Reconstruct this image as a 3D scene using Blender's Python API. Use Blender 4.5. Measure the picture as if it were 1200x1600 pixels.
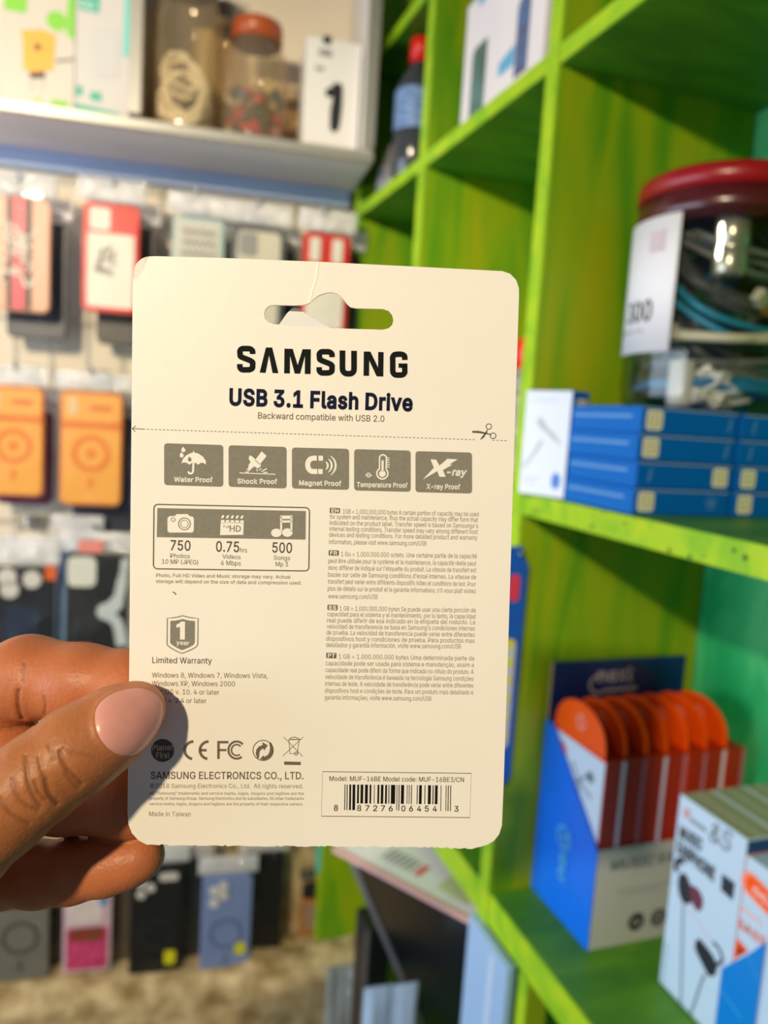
import bpy, bmesh, math, random
import numpy as np
from mathutils import Vector, Matrix
random.seed(7); np.random.seed(7)
for o in list(bpy.data.objects): bpy.data.objects.remove(o)
S = bpy.context.scene
COL = S.collection

# ------------------------------------------------------------------ camera
CZ = 1.40                                   # lens height above the shop floor
F = 1202.0                                  # focal length in pixels of the 1200 px wide frame
ROLL, PITCH, YAW = [math.radians(a) for a in (3.6387, -6.7437, 19.6197)]
_fw = np.array([math.sin(YAW)*math.cos(PITCH), math.cos(YAW)*math.cos(PITCH), math.sin(PITCH)])
_rt = np.array([math.cos(YAW), -math.sin(YAW), 0.0]); _up = np.cross(_rt, _fw)
R_ = _rt*math.cos(ROLL) + _up*math.sin(ROLL); U_ = -_rt*math.sin(ROLL) + _up*math.cos(ROLL)
CM = np.stack([R_, U_, -_fw], 1)            # camera -> world
CO = np.array([0, 0, CZ])
cam_d = bpy.data.cameras.new('camera'); cam = bpy.data.objects.new('camera', cam_d); COL.objects.link(cam)
m4 = Matrix.Identity(4)
for i in range(3):
    for j in range(3): m4[i][j] = CM[i, j]
    m4[i][3] = CO[i]
cam.matrix_world = m4
cam_d.sensor_fit = 'HORIZONTAL'; cam_d.sensor_width = 36.0; cam_d.lens = 36.0*F/1200.0
cam_d.clip_start = 0.01
cam_d.dof.use_dof = True; cam_d.dof.focus_distance = 0.178
cam_d.dof.aperture_fstop = cam_d.lens/2.5   # 2.5 mm pupil
S.camera = cam

# ------------------------------------------------------------------ light
S.view_settings.view_transform = 'Standard'; S.view_settings.look = 'None'
S.view_settings.exposure = 0.0; S.view_settings.gamma = 1.0; S.view_settings.use_curve_mapping = False
S.cycles.use_denoising = True
S.cycles.max_bounces = 10; S.cycles.transparent_max_bounces = 24; S.cycles.caustics_reflective = False; S.cycles.caustics_refractive = False
W = bpy.data.worlds.new('shop_air'); S.world = W; W.use_nodes = True
W.node_tree.nodes['Background'].inputs[0].default_value = (0.62, 0.78, 1.0, 1); W.node_tree.nodes['Background'].inputs[1].default_value = 0.14
def lamp(name, kind, loc, power, color, **k):
    d = bpy.data.lights.new(name, kind); d.energy = power; d.color = color
    for a, b in k.items(): setattr(d, a, b)
    o = bpy.data.objects.new(name, d); o.location = loc; COL.objects.link(o); return o
lamp('shop_bulb', 'POINT', (-0.81, -0.73, CZ+0.555), 76.0, (1.0, 0.84, 0.56), shadow_soft_size=0.03)
def aim(o, t): o.rotation_euler = (Vector(t)-o.location).to_track_quat('-Z', 'Y').to_euler()
aim(lamp('wall_fill_spot', 'SPOT', (-0.56, -0.06, CZ+0.50), 45.0, (1.0, 0.86, 0.64), shadow_soft_size=0.035, spot_size=math.radians(72), spot_blend=0.5), (-0.10, 1.23, CZ-0.18))  # added fill lamp to brighten the wall, its cone kept clear of the hand
a = lamp('doorway_daylight', 'AREA', (-1.7, 0.75, CZ-0.15), 31.0, (0.70, 0.85, 1.0), shape='RECTANGLE', size=0.9, size_y=1.9)
a.rotation_euler = (0, math.radians(-90), 0)

# ------------------------------------------------------------------ helpers
def lin(c):
    c = np.array(c[:3], float)/255.0
    return tuple(np.where(c <= 0.04045, c/12.92, ((c+0.055)/1.055)**2.4)) + (1.0,)
def ray(px, py): return CM @ np.array([(px-600)/F, -(py-800)/F, -1.0])
def at_x(px, py, X): r = ray(px, py); return CO + r*(X/r[0])
def at_y(px, py, Y): r = ray(px, py); return CO + r*(Y/r[1])
def at_z(px, py, Z): r = ray(px, py); return CO + r*((Z-CZ)/r[2])
WA = math.radians(6.44)                     # the display wall is turned this much from the shelving
WD = np.array([math.cos(WA), -math.sin(WA), 0]); WN = np.array([math.sin(WA), math.cos(WA), 0])
WP = np.array([0.34, 1.2, CZ])
def wpt(px, py, o):                         # point on the plane o metres in front of the wall
    r = ray(px, py); return CO + r*((WN @ (WP-CO) - o)/(WN @ r))
WROT = -WA

_m = {}
def mat(name, col, rough=0.5, spec=0.5, noise=0.0, nscale=30.0, bump=0.0, bscale=200.0, col2=None, metal=0.0, coat=0.0, stretch=(1,1,1), sss=0.0, detail=4.0):
    if name in _m: return _m[name]
    m = bpy.data.materials.new(name); m.use_nodes = True; nt = m.node_tree; b = nt.nodes['Principled BSDF']
    b.inputs['Base Color'].default_value = lin(col); b.inputs['Roughness'].default_value = rough
    b.inputs['Specular IOR Level'].default_value = spec; b.inputs['Metallic'].default_value = metal
    b.inputs['Coat Weight'].default_value = coat; b.inputs['Coat Roughness'].default_value = 0.15
    if sss: b.inputs['Subsurface Weight'].default_value = sss; b.inputs['Subsurface Radius'].default_value = (0.004, 0.0015, 0.0008)
    tc = nt.nodes.new('ShaderNodeTexCoord'); mp = nt.nodes.new('ShaderNodeMapping'); mp.inputs['Scale'].default_value = stretch
    nt.links.new(tc.outputs['Object'], mp.inputs['Vector'])
    if noise or col2:
        n = nt.nodes.new('ShaderNodeTexNoise'); n.inputs['Scale'].default_value = nscale; n.inputs['Detail'].default_value = detail
        nt.links.new(mp.outputs[0], n.inputs['Vector'])
        r = nt.nodes.new('ShaderNodeValToRGB'); r.color_ramp.elements[0].position = 0.33; r.color_ramp.elements[1].position = 0.67
        c = lin(col); c2 = lin(col2) if col2 else tuple(max(0, x*(1-noise)) for x in c[:3])+(1,)
        r.color_ramp.elements[0].color = c2; r.color_ramp.elements[1].color = c
        nt.links.new(n.outputs['Fac'], r.inputs[0]); nt.links.new(r.outputs[0], b.inputs['Base Color'])
    if bump:
        n = nt.nodes.new('ShaderNodeTexNoise'); n.inputs['Scale'].default_value = bscale; n.inputs['Detail'].default_value = 5
        nt.links.new(mp.outputs[0], n.inputs['Vector'])
        bp = nt.nodes.new('ShaderNodeBump'); bp.inputs['Strength'].default_value = bump; bp.inputs['Distance'].default_value = 0.002
        nt.links.new(n.outputs['Fac'], bp.inputs['Height']); nt.links.new(bp.outputs[0], b.inputs['Normal'])
    _m[name] = m; return m
def film(name, tint=(255,255,255), gloss=0.12, rough=0.12, bump=0.6, bscale=45.0, haze=0.0, edge=0.3, hcol=(235,235,240)):
    """clear plastic film or thin jar wall"""
    if name in _m: return _m[name]
    m = bpy.data.materials.new(name); m.use_nodes = True; nt = m.node_tree; nt.nodes.clear()
    out = nt.nodes.new('ShaderNodeOutputMaterial'); tr = nt.nodes.new('ShaderNodeBsdfTransparent'); gl = nt.nodes.new('ShaderNodeBsdfGlossy')
    tr.inputs[0].default_value = lin(tint); gl.inputs['Roughness'].default_value = rough
    lw = nt.nodes.new('ShaderNodeLayerWeight'); lw.inputs['Blend'].default_value = 0.25
    mr = nt.nodes.new('ShaderNodeMapRange'); mr.inputs[3].default_value = gloss; mr.inputs[4].default_value = min(1, gloss+edge)
    mx = nt.nodes.new('ShaderNodeMixShader')
    nt.links.new(lw.outputs['Fresnel'], mr.inputs[0]); nt.links.new(mr.outputs[0], mx.inputs[0])
    nt.links.new(tr.outputs[0], mx.inputs[1]); nt.links.new(gl.outputs[0], mx.inputs[2])
    if bump:
        tc = nt.nodes.new('ShaderNodeTexCoord'); n = nt.nodes.new('ShaderNodeTexNoise'); n.inputs['Scale'].default_value = bscale; n.inputs['Detail'].default_value = 3
        nt.links.new(tc.outputs['Object'], n.inputs['Vector'])
        bp = nt.nodes.new('ShaderNodeBump'); bp.inputs['Strength'].default_value = bump; bp.inputs['Distance'].default_value = 0.01
        nt.links.new(n.outputs['Fac'], bp.inputs['Height']); nt.links.new(bp.outputs[0], gl.inputs['Normal']); nt.links.new(bp.outputs[0], lw.inputs['Normal'])
    last = mx
    if haze:
        df = nt.nodes.new('ShaderNodeBsdfDiffuse'); df.inputs[0].default_value = lin(hcol); m2 = nt.nodes.new('ShaderNodeMixShader'); m2.inputs[0].default_value = haze
        nt.links.new(mx.outputs[0], m2.inputs[1]); nt.links.new(df.outputs[0], m2.inputs[2]); last = m2
    nt.links.new(last.outputs[0], out.inputs['Surface']); _m[name] = m; return m

def obj(name, mesh, parent=None, loc=None, rotz=0.0):
    o = bpy.data.objects.new(name, mesh); COL.objects.link(o)
    if parent is not None: o.parent = parent
    if loc is not None: o.location = loc
    if rotz: o.rotation_euler = (0, 0, rotz)
    return o
def tag(o, label, cat, group=None, kind=None):
    if label: o['label'] = label
    if cat: o['category'] = cat
    if group: o['group'] = group
    if kind: o['kind'] = kind
    return o
def thing(name, label, cat, loc, rotz=0.0, group=None):
    return tag(obj(name, None, None, loc, rotz), label, cat, group)

# faces of a box-like thing: (u, v, w) -> local xyz, w points out of the face
FRONT = np.array([[1,0,0],[0,0,1],[0,-1,0]], float)     # seen from -y
LEFT  = np.array([[0,-1,0],[0,0,1],[-1,0,0]], float)    # seen from -x
TOP   = np.array([[1,0,0],[0,1,0],[0,0,1]], float)      # seen from above
RIGHT = np.array([[0,1,0],[0,0,1],[1,0,0]], float)
# letter outlines (a plain grotesque), two characters per coordinate
GLYPHS = r""""1R.q1O.i3X/O3X/G1O 0-1O0%3X0g3X0`1O
$2v06-3064G0a4G0a-3 0L-u/t-z/G.+.~.A.c._.P/'.H/P///P/5/5/B.{/U.j/n.^0..V0L.S0n.V1/._1H.m1Z/#1g/91l/R1h/i1^/{1M0-19090b0J0$0[/G0q.y12._1W.V2*.]2S.n2w/-37/Q3M/|3Z0O3`1$3Z1M3M1q372/2x2@2U2G201c201W2R1?2l0x2|0M3&0.3#/o2w/X2j/H2X/=2D/:2./>1r/J1`/[1P/q1E0@160u1(1I0u1b0i1y0Z210H2A022K/s2N/R2I/*28.c1z.D1T.-1'-z
&2w01-w/^-|/5...q.D.X.a.I/'.D/L.G/k.Q0).b0A.x0W/S1(0D1a0Y1r0l2-0q2;0s2K0o2b0b2t0N3$053(0$3&/p2|/c2s/X2f/R2V/P2E/R22/X1}/q1X081-2m-~1~-~/s0S/@16/-1P.z1j.q2(.n2D.r2e.~3%/43</M3N/m3Y043]0W3Y0w3N133=1E3&1Q2h1U2J1S241L1|1B1h141V0m16/b0E/G0//5/v/+/b/(/J/+/3/4.z/C.i/V.[/n.S0-.P0K.T0h.^1'.n1>/&1R/@1b/_1l0&1o0L2N0L2K/|2C/W27/:2)/#1k.a1_.Q1B.90|.)0V-{
'0:.q1O.i3X/O3X/G1O
(0~.|0;/#0u/,1U/926/K2p/a3I/y3w0X3w0@3@0+2c/v2(/i1J/b0o/_0;/b/i/h/:/t.f0(.20=-W0X,y/y,y/R-i/6.Y/&/J
)0~.G,y.c-X.y.4/-.h/8/;/?/j/A0;/>0o/71J/*2(.u2c.a3@.G3w/(3w/@3I/U2p/g26/u1T/}0u0$0;/z/I/i.W/M-h/(,y
,0(.H,b.g.j/P.j.w,b
-2|1c0a1c0(/90(/90a
.0(/&-z.q-}.b.+.W.:.T.K.W.^.b.l.q.v/&.z/8.v/G.l/Q.^/T.K/Q.:/G.+/8-}
/0f0W3q.j-1.0-1/z3q
02|0O-w/v.#/I.:/&.a.h/8.W/z.R0k.W1[.h2A/&2v/I3?/v3W0O3`1(3W1T3?1x2v262A2F1[2K0k2F/z26/81y.a1T.:1(.# 0O.T0r.Z13.m1J/.1[/W1f0.1j0k1f1K1[2#1J2K132j0r2|0O3'0,2|/k2j/S2K/B2#/81K/40k/80./B/W/S/./k.m0,.Z
12|.o-~.o.Y2=.Y2=-~ 1%3X1%-~0@-~0@2w0=2w.y1x.y2b023X
22|.c-~.c.Q0V0Q1+1+1<1B1H1X1O1n1Q2)1N2C1E2Y162k0~2x0g3$0L3'003$/t2v/a2h/R2S/I2</F1|.e1|.j2K.y2q/634/V3K/~3Z0M3`0y3Z1C3L1c351{2t2.2Q232*201k2)1O1w131b0p0x/|/a._/a.[2;.[2;-~
32|0F-w/u-{/L.,/).@.i.[.V.~.N/K/4/K/:/2/E.z/W.j/m.^0+.V0G.T0e.W1$.`1:.m1L/$1V/;1Z/X1W/t1M001<0E1$0V0_0a050e/e0e/e1<112w112{.i2{.i3X2*3X2*3(0?1'0?120u111E1%1j0j2)0J290&2?/X29/.2(.e1j.F1F..0w-|
42|.J/0.J/f0d3X1H3X/4/n/4/k2S/k2S/0 1+-~1+/@1+/Y1+1O1i1O1i-~
52|0I-w/z-|/S.-/3.B.v._.e/$._/I/A/I/F/3/Q.|/b.l/u._00.V0I.T0g.W1%.c1;.u1K//1U/J1Y/j1U0-1K0I1:0a1$0s0e0~0F1&0,1$/o0y/X0o/G0c.f0j/'3X2$3X2$2{/_2{/M1>/O1>/c1L/z1V071]0Q1`0t1[171R1R1C1k1.1~0q210S2:032=/k27/<2'.o1i.K1F.10y-}
62|0N-w/~-}/U.1/4.J.w.m.h/:.c/j.g03.s0[/-1./P1f0i3X1S3X/_0r/X0r/b1$/m11/{1<001D0B1I0W1K1'1F1M181l0|2(0]26052;/e26/72&.l1i.I1G.00|-| 0N.R0k.V1(.b1<.r1K/,1U/G1X/e1U0'1K0A1<0W1(0h0k0s0N0v020s/v0i/a0W/Q0B/G0(/D/f/G/G/Q/-/a.r/v.b02.V
72|/(-~1T2w1T2{.a2{.a3X2=3X2=2x/m-~
82|0N-w/z-|/O.-/,.C.m.a.[/'.V/N.Y/n.d0/.t0H/,0^/D0m/a0v/a0x/>1+/$1E.o1h.i22.n2W.}2y/938/Y3M0$3Z0N3`0z3Z1C3M1c381{2y2/2W24222.1h1y1E1_1+1=0x1=0v1X0m1q0^2*0H290/2C/n2G/N2A/'20.a1r.C1N.-1$-| 0N.S0o.V1.._1D.m1T.~1_/81c/R1_/m1S0)1B0<1,0K0m0T0N0W000T/q0K/Z0</I0)/>/m/:/R/>/8/H.~/X.m/o._0/.V 0N130i151#1=161J1D1[1M1q1P2.1M2E1E2Z172l1$2x0i3$0N3'043$/y2x/g2l/X2Z/O2E/L2./O1q/X1[/g1J/z1=0515
92|0N3`0|3Y1G3I1i3/2&2i262?2;1m271F2+0{1p0L1L/p04-~/I-~1>0e1D0e1<0V100I0~0>0n060Z000F0//w03/P0B/10Y.v0z.g1D.c1r.h2C.x2k/530/V3I/~3Y 0N3'033$/v2u/b2d/Q2M/H23/D1r/H1S/Q18/b1#/v0n030d0N0`0k0d1(0n1<0~1K181U1R1X1p1U231K2M1<2d1(2u0k3$
:0(/&-z.q-}.b.+.W.:.T.K.W.^.b.l.q.v/&.z/8.v/G.l/Q.^/T.K/Q.:/G.+/8-} /&0|.q1#.b1-.W1<.T1M.W1`.b1o.q1y/&1|/81y/G1o/Q1`/T1M/Q1</G1-/81#
=2|.k0b.k1>231>230b .k/(.k/a23/a23/(
A3;.2-~053X1%3X3*-~2A-~101?0u2*0T390b390A2)0+1?.x-~ /5/U/5032(032(/U
B3#._-~._3X0^3X123S1Z3F1y30232q2@2P2D2,2A1j291Q2+1>1v1/1b1$1L0x1L0s1e0n1}0b270O2H072T/u2X/O2S/+2F.f2/.I1j.41>.&0d-~ /D.[0b.[19.b1[.s1o/01u/P1r/i1h0$1X071C0F1(0P0e0S/D0S /D1.0Z1.0v1111191E1F1T1W1_1n1b2*1[2I1J2d1,2u0]2{/D2{
C3Y0x-w09.#/^.;//.b.i/:.R/{.J0k.R1Z.i2?//2t/^3?093W0x3`1B3]1f3S2+3E2H322b2v2w2X3*27341n2N1n2G2+2;2A2-2S1w2c1c2o1L2x152}0x3#0K2y0$2g/^2I/D1~/41K/.0k/40./D/X/_/00$.o0K.^0x.W15.Y1L._1c.h1w.t2-/'2;/92G/O2N/h34/h3*/C2w.~2c.a2H.H2+.51g.'1B-z
D3Q0G-~/'-~/'.[0C.[0}.b1O.t1t/521/]2@022E0l2@1I211{1t2E1Q2c1$2u0I2{/$2{/$3X0M3X173P1s392E2p2h2=2~1Z3)0l2~/}2h/>2D.g1q.A14.* /D3X/D-~._-~._3X
E2Y._-~._3X2*3X2*2{/D2{/D1/1u1/1u0Q/D0Q/D.[2-.[2--~
F2P._-~._3X2'3X2'2{/D2{/D1'1l1'1l0I/D0I/D-~
G3d0z-w09.#/].;//.c.h/;.Q/{.J0k.Q1Z.h2?/.2t/]3?073W0v3`1A3]1f3S2,3D2I302d2t2x2V3,26351o2N1o2E2*292?2+2Q1v2b1c2n1L2w142}0v3#0J2y0#2g/^2J/D1~/41K/.0k/40./D/X/_/00$.o0L.^0z.W1F.[1k.j2,/$2B/B2P/h2U062i031,031,0m390m390432/T2z.~2Y.T2/.51W-~
H3a._-~._3X/D3X/D122>122>3X3$3X3$-~2>-~2>0T/D0T/D-~
I1=.A-~.A.[/=.[/=2{.A2{.A3X0z3X0z2{0#2{0#.[0z.[0z-~
J2B0%-w/V-|/1.-.n.C.V.b.H/+.C/X.C/u/)/u/)/X/////A.m/].Z0%.T0H.Z0e.m0w//0}/X0}3X1b3X1b/X1^/+1O.b17.C0t.-0O-|
K3.///X//0D/R0r/v1@0@1j1~3X2w3X0S1%0P1% ._-~._3X/D3X/D1`/C0M/D0-/D-~ 2*-~0(0p0P1F2x-~
L2?._-~._3X/D3X/D.[1{.[1{-~
M4u._-~._3X/`3X1&0'10/g1</B1H.w1S.S1D.S1O.v1[/@1h/f1r0'373X483X48-~3S-~3S143S1X3T2'3U2S3V3$3]3$3M2O3=1}3.1S3#141h-~1/-~/r14/g1R/X1{/H2N/73$/>3$/?2V/@2*/A1Y/A14/A-~
N3g._-~._3X/O3X1i0#1}/_2:/22T.Y2K.X2G/32E/e2E0/2E3X3*3X3*-~29-~0613/y1]/[23/32{/>2}/A26/C1Y/D14/D-~
O3q0x-w09.#/^.;/0.b.i/:.R/{.J0k.R1Z.i2?/02t/^3?093W0x3`1Z3W263?2d2t3+2?3A1Z3H0k3A/{3+/:2d.b26.;1Z.# 0x.W1G.^1o.o25/02N/W2`0.2e0k2`1K2N2#252J1o2h1G2y0x3#0K2y0$2h/_2J/D1~/41K/.0k/40./D/W/_/00$.o0K.^
P2t._-~._3X0W3X123R1^3B2$3)2<2e2J2=2O1n2J1A2<0v2$0U1^0;120+0W0&/40&/40_0U0_0z0c1:0m1O0}1_171h1P1j1n1h2.1_2H1O2^1:2n0y2x0T2{/D2{/D-~
Q3q0b/g1J/g2'.x26.d3/-M2G-M1l.=1].P 0x-w09.#/^.;/0.b.i/:.R/{.J0k.R1Z.i2?/02t/^3?093W0x3`1Z3W263?2d2t3+2?3A1Z3H0k3A/{3+/:2d.b26.;1Z.# 0x.W1G.^1o.o25/02N/W2`0.2e0k2`1K2N2#252J1o2h1G2y0x3#0K2y0$2h/_2J/D1~/41K/.0k/40./D/W/_/00$.o0K.^
R2x._-~._3X0X3X133S1_3D2%3,2<2h2K2A2O1r2K1F2<0|2%0]1_0E12070X02/'02/'0l0V0l0z0o1;0x1P1*1`1=1h1U1k1r1h221`2K1P2`1;2o0z2x0U2{/D2{/D-~ 1s-~0R0Q1@0Q2c-~
S2v0L-u/t-z/G.+.~.A.c._.P/'.H/P///P/5/5/B.{/U.j/n.^0..V0L.S0n.V1/._1H.m1Z/#1g/91l/R1h/i1^/{1M0-19090b0J0$0[/G0q.y12._1W.V2*.]2S.n2w/-37/Q3M/|3Z0O3`1$3Z1M3M1q372/2x2@2U2G201c201W2R1?2l0x2|0M3&0.3#/o2w/X2j/H2X/=2D/:2./>1r/J1`/[1P/q1E0@160u1(1I0u1b0i1y0Z210H2A022K/s2N/R2I/*28.c1z.D1T.-1'-z
T2x.B2{.B3X2W3X2W2{0n2{0n-~0--~0-2{
U3a0p-v07-|/b.1/9.M.x.s.e/C._/u._3X/C3X/C/z/G/W/T/8/h.z0'.g0H.Z0p.V1;.Z1].g1w.z2//82;/W2?/z2?3X3$3X3$/u2z/C2h.s2I.M1}.11L-|
V3;08-~.23X.w3X0,0:0C/P0e.A0W.A0x/Q130:2A3X3*3X1'-~
W5S/c-~.23X.u3X/k00/w/X0'/%01.J0).J04/%0?/X0L001C3X223X3)0035/X3A/%3L.J3C.J3N/%3Y/X3g004[3X5C3X3n-~2~-~2&1T1q2=1b361p361a2A1O1T0R-~
X35.4-~0E1-0E0X.?3X//3X/z2F081{0K1Z0`150T150i1Z0}1{1;2F2,3X2u3X0p0[0p103#-~24-~15/H0y/m0g0/0R0S0a0S0M000:/n/~/H.~-~
Y3307-~070<.23X.~3X0,1j0J150g0R0L0R0h161)1j233X2~3X0y0<0y-~
Z2m.L-~.L.P0~271C2f1g371n2}1.2{0K2{.J2{.J3X2C3X2C3)/q/H/M.t/(.C.}.X/`.[0B.[2E.[2E-~
a2;/h-u/E-y/%.'.g.8.R.O.E.l.@/3.D/Q.M/i.]/{.q0-/+07/D0?/z0H0V0O0i0R0v0W0~0`1%0l1%0n0~1(0x1:0m1H0]1S0H1Z001]/s1Z/]1S/K1J/=1>/211/+1#.K14.[1S.r1l//1~/L2-/k240.260[210t2*1/1z1C1i1S1Q1_131c0h1c-~1&-~1&.V0}.V0i.;0X..0C.#0*-x /r.O06.S0P.^0e.m0t/$0}/:1%/Q1%0*0p/~0S/x04/s/w/p/M/g/</^/./R/&/C/#/0/%.z/-.k/9.`/I.V/].Q
b2_0Q-v02-y/t.&/a.3/Q.A/=.^/7.^/7-~.W-~.W3X/93X/91P/=1P/P1l/`1z/s2+01230Q261#201J1{1k1^2(16270b2<0)27/L2(.w1l.O1J.21#-| 0H.Q0j.U1(.e1>.{1M/<1V/_1Y0)1V0O1M0r1>131)1H0j1V0H1[0(1V/i1I/S14/D0t/;0Q/80)/;/^/D/:/S.y/j.d0(.U
c2B0;-v/g-|/<.2.u.P.Z.x.J/L.D0'.J0`.Z14.u1[/<1z/g200;260V250q2/1-2&1B1v1U1g1f1S1s1>1|1&1@0s13120{1H0_1V0;1[/u1V/X1G/C10/30o/*0L/'0'/*/_/3/</C.|/X.e/u.U0;.P0`.V0|.e15.|1A/<1}/-1t.q1g.Z1V.G1C.71..+0r-}0W-x
d2_0/-v/_-|/6.2.r.O.Y.w.I/L.D0).I0b.Y16.r1^/71{/_2000260P230j2+0}1z101l1C1P1H1P1H3X2*3X2*-~1J-~1J.^1D.^10.A0}.30i.&0O-y 09.Q0X.U0t.d1-.y1</:1F/^1I0)1F0Q1=0t1-140t1I0Y1V091[/t1V/X1H/C13/30r/*0O/'0)/*/_/4/</C.{/X.e/t.U
e2J0@-v/i-|/<.2.u.P.Z.x.J/K.D0'.I0_.Y13.t1Z/:1y/e2009260X240w2,171{1P1g1g1L1w1+2&0_2)0.2)/q.n/q.n0I1d0I1G061D0Y1;0z1,170t1K0Y1W091[/u1W/Y1J/D17/40{/*0^/'0?/'/z/+/R/5/1/G.s/_.`/{.T0@.P0V.R0k.W0|.`1..l1:.{1C/02#.~1s.b1a.I1H.51,.&0f-y
f0k0P210P1X.(1X.(21 .t-~.t2g.w3(/'3A/83T/N3c/i3k0'3n0J3k0`3e0O3/0C330/35/s31/b3'/X2r/U2Y/U-~
g2`0;,A/p,D/M,L/0,Y.u,k.c,~.U-8/,-T/A-;/O-//b-%/z,z0;,x0f,}1+-21A-N1H-x1H.g1C.g10.K0}.>0i.20O.*0/.'/`.,/8.=.s.W.Y.}.I/O.D0+.I0c.Y16.s1^/71{/`2000260P240j2+0~1z111l1E1P1J1P1J212*212*-u2%-G1p-#1U,d14,P0h,E 09.^0Y.b0u.n1./&1=/@1F/b1I0-1F0S1=0u1.140u1I0Y1V091[/t1V/X1I/C13/40s/*0Q/'0-/*/c/4/B/C/'/X.o/t.b
h2P/90O/9-~.W-~.W3X/93X/910/-10/C1^/`1|0'210O260u22182'1R1o1g1R1s1.1w0]1w-~19-~190W131$0~1A0c1T0>1Z0$1W/i1N/T1@/E1,/<0n
i/o.W-~.W21/921/9-~ .w2r.f2u.X2~.N3/.K3>.N3N.X3[.f3e.w3h/+3e/93[/B3N/E3>/B3//92~/+2u
j/o.W21/921/9-`/6->/--#.y,h.d,W.G,M.&,I-t,I-t-&.$-&.;-*.J-5.T-G.W-a .v2r.f2u.W2~.N3/.K3>.N3N.W3[.f3e.v3h/+3e/93[/B3N/E3>/B3//92~/+2u
k23/5/P/50@/@0@1-211z210$03/y03 .W-~.W3X/93X/9-~ 17-~/[0&0+0Q2*-~
l0)/R-|/,.%.m.6.].Q.W.w.W3X/93X/9/*/:.p/?.a/I.X/Y.V/h.W/r.X/}.%/j-}
m4c.W-~.W21/721/718/318/=1T/K1l/_1}/t2.0/260G280n22101{1F1]1R181I181S1R1c1i1w1{232-2M252l283/253L2*3f1t3y1Y4)194-0l4--~3K-~3K0k3E12341J2v1W2Y1[2A1Y2,1Q1x1D1k131d0{1a0d1a-~1#-~1#0q0z110j1H0Q1W031[/z1Y/f1Q/S1D/E12/<0w/90Z/9-~
n2P/90O/9-~.W-~.W21/721/710/-10/C1^/`1|0'210O260u22182'1R1o1g1R1s1.1w0]1w-~19-~190W131$0~1A0c1T0>1Z0$1W/i1N/T1@/E1,/<0n
o2U0;-v/g-|/<.2.u.P.Z.x.J/L.D0'.J0`.Z14.u1[/<1z/g200;260m201<1z1_1[1y142.0`230'2./L1y.x1_.P1<.20m-| 0;.P0_.U0{.e15.|1D/<1M/_1P0'1M0L1D0o15100{1G0_1V0;1[/u1V/X1G/C10/30o/*0L/'0'/*/_/3/</C.|/X.e/u.U
p2_.W,I.W21/721/71P/=1P/P1l/`1z/s2+01230Q261#201J1{1k1^2(16270b2<0)27/L2(.w1l.O1J.21#-|0Q-v02-y/u.&/a.3/Q.A/=.^/9.^/9,I 0H.Q0j.U1(.e1>.{1M/<1V/_1Y0)1V0O1M0r1>131)1H0j1V0H1[0(1V/i1I/S14/D0t/;0Q/80)/;/^/D/:/S.y/j.d0(.U
q2_2*,I1H,I1H.^1C.^10.A0}.30i.&0O-y0/-v/_-|/6.2.r.O.Y.w.I/L.D0).I0b.Y16.r1^/71{/_2000260P230j2+0}1z101l1D1P1J1P1J212*21 09.Q0X.U0t.d1-.y1</:1F/^1I0)1F0Q1=0t1-140t1I0Y1V091[/t1V/X1H/C13/30r/*0O/'0)/*/_/4/</C.{/X.e/t.U
r0p.W-~.W21/721/71R/:1R/I1m/`2%/}220A270Q260`260`1S0R1U0;1W/~1T/g1L/S1>/E1-/<0s/90Y/9-~
s2#/~-v/X-y/7.%.w.4.a.H.O.b.F/%/%/2/0.r/C._/^.S/}.O0E.T0a.a0s.t0y/.0v/@0k/O0Y/Z0@/c/]/r//0&.k0<.W0Y.Q1#.U1B.d1^.z1t/:2(/]230'260K230k2*1(1x1<1e1K1M1U130y1&0o1;0`1M0G1Y0'1_/d1Z/J1N/91</41&/70o/C0`/W0T/t0K0Q0=1$0.1C/s1V/U1]/21W.n1I.Q13.:0q.(0K-y
t0O0821081X.(1X.(21 .d32/E32/E/)/G.o/O.`/^.W/r.T0%.U06.X0A.$0,-{/p-z/D.$/#.7.k.V.d/$
u2P/~-y/Y-}/:.-.|.A.h.^.[/&.W/R.W21/921/9/W/>/0/P.n/l.Z04.T0N.W0f.a0y.p1,/(16/A19/a19211w211w-~1;-~1;/#1D/#1/.Q0n.30J-~
v2;/k-~.321.w21/m/c0'.z0:.70$.707.z0L/c1B212)210N-~
w47/Q-~.921.z21/L0B/b/P/w.K/m.K0&/N0:0B0i211M211|0B24/O2H.K2=.K2S/N2i0B3;213}212d-~2&-~1P/t1B0M141)1&1d141d1&1)0t0M0e/t03-~
x21.7-~/s0F/s/s.?21/+21/Z1C/{0j0;0:/w0:060j0U1C1+211r210=/q0=0B1x-~10-~0S.x04/O/u/~09/~/z/O/[.x.~-~
y2;.Q,M.`-'.j-&.{-#//-$/=-)/I-3/T-C/_-Y/k-}.321.w21/m/c0'.z0:.70$.706.z0L/c1B212)2108-C0+-(/y,n/g,]/R,P/<,I.~,G.d,I
z22.L-~.L.P0k1Q0k1T.R1T.R211_211_1]/E._/E.Z1e.Z1e-~
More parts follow.
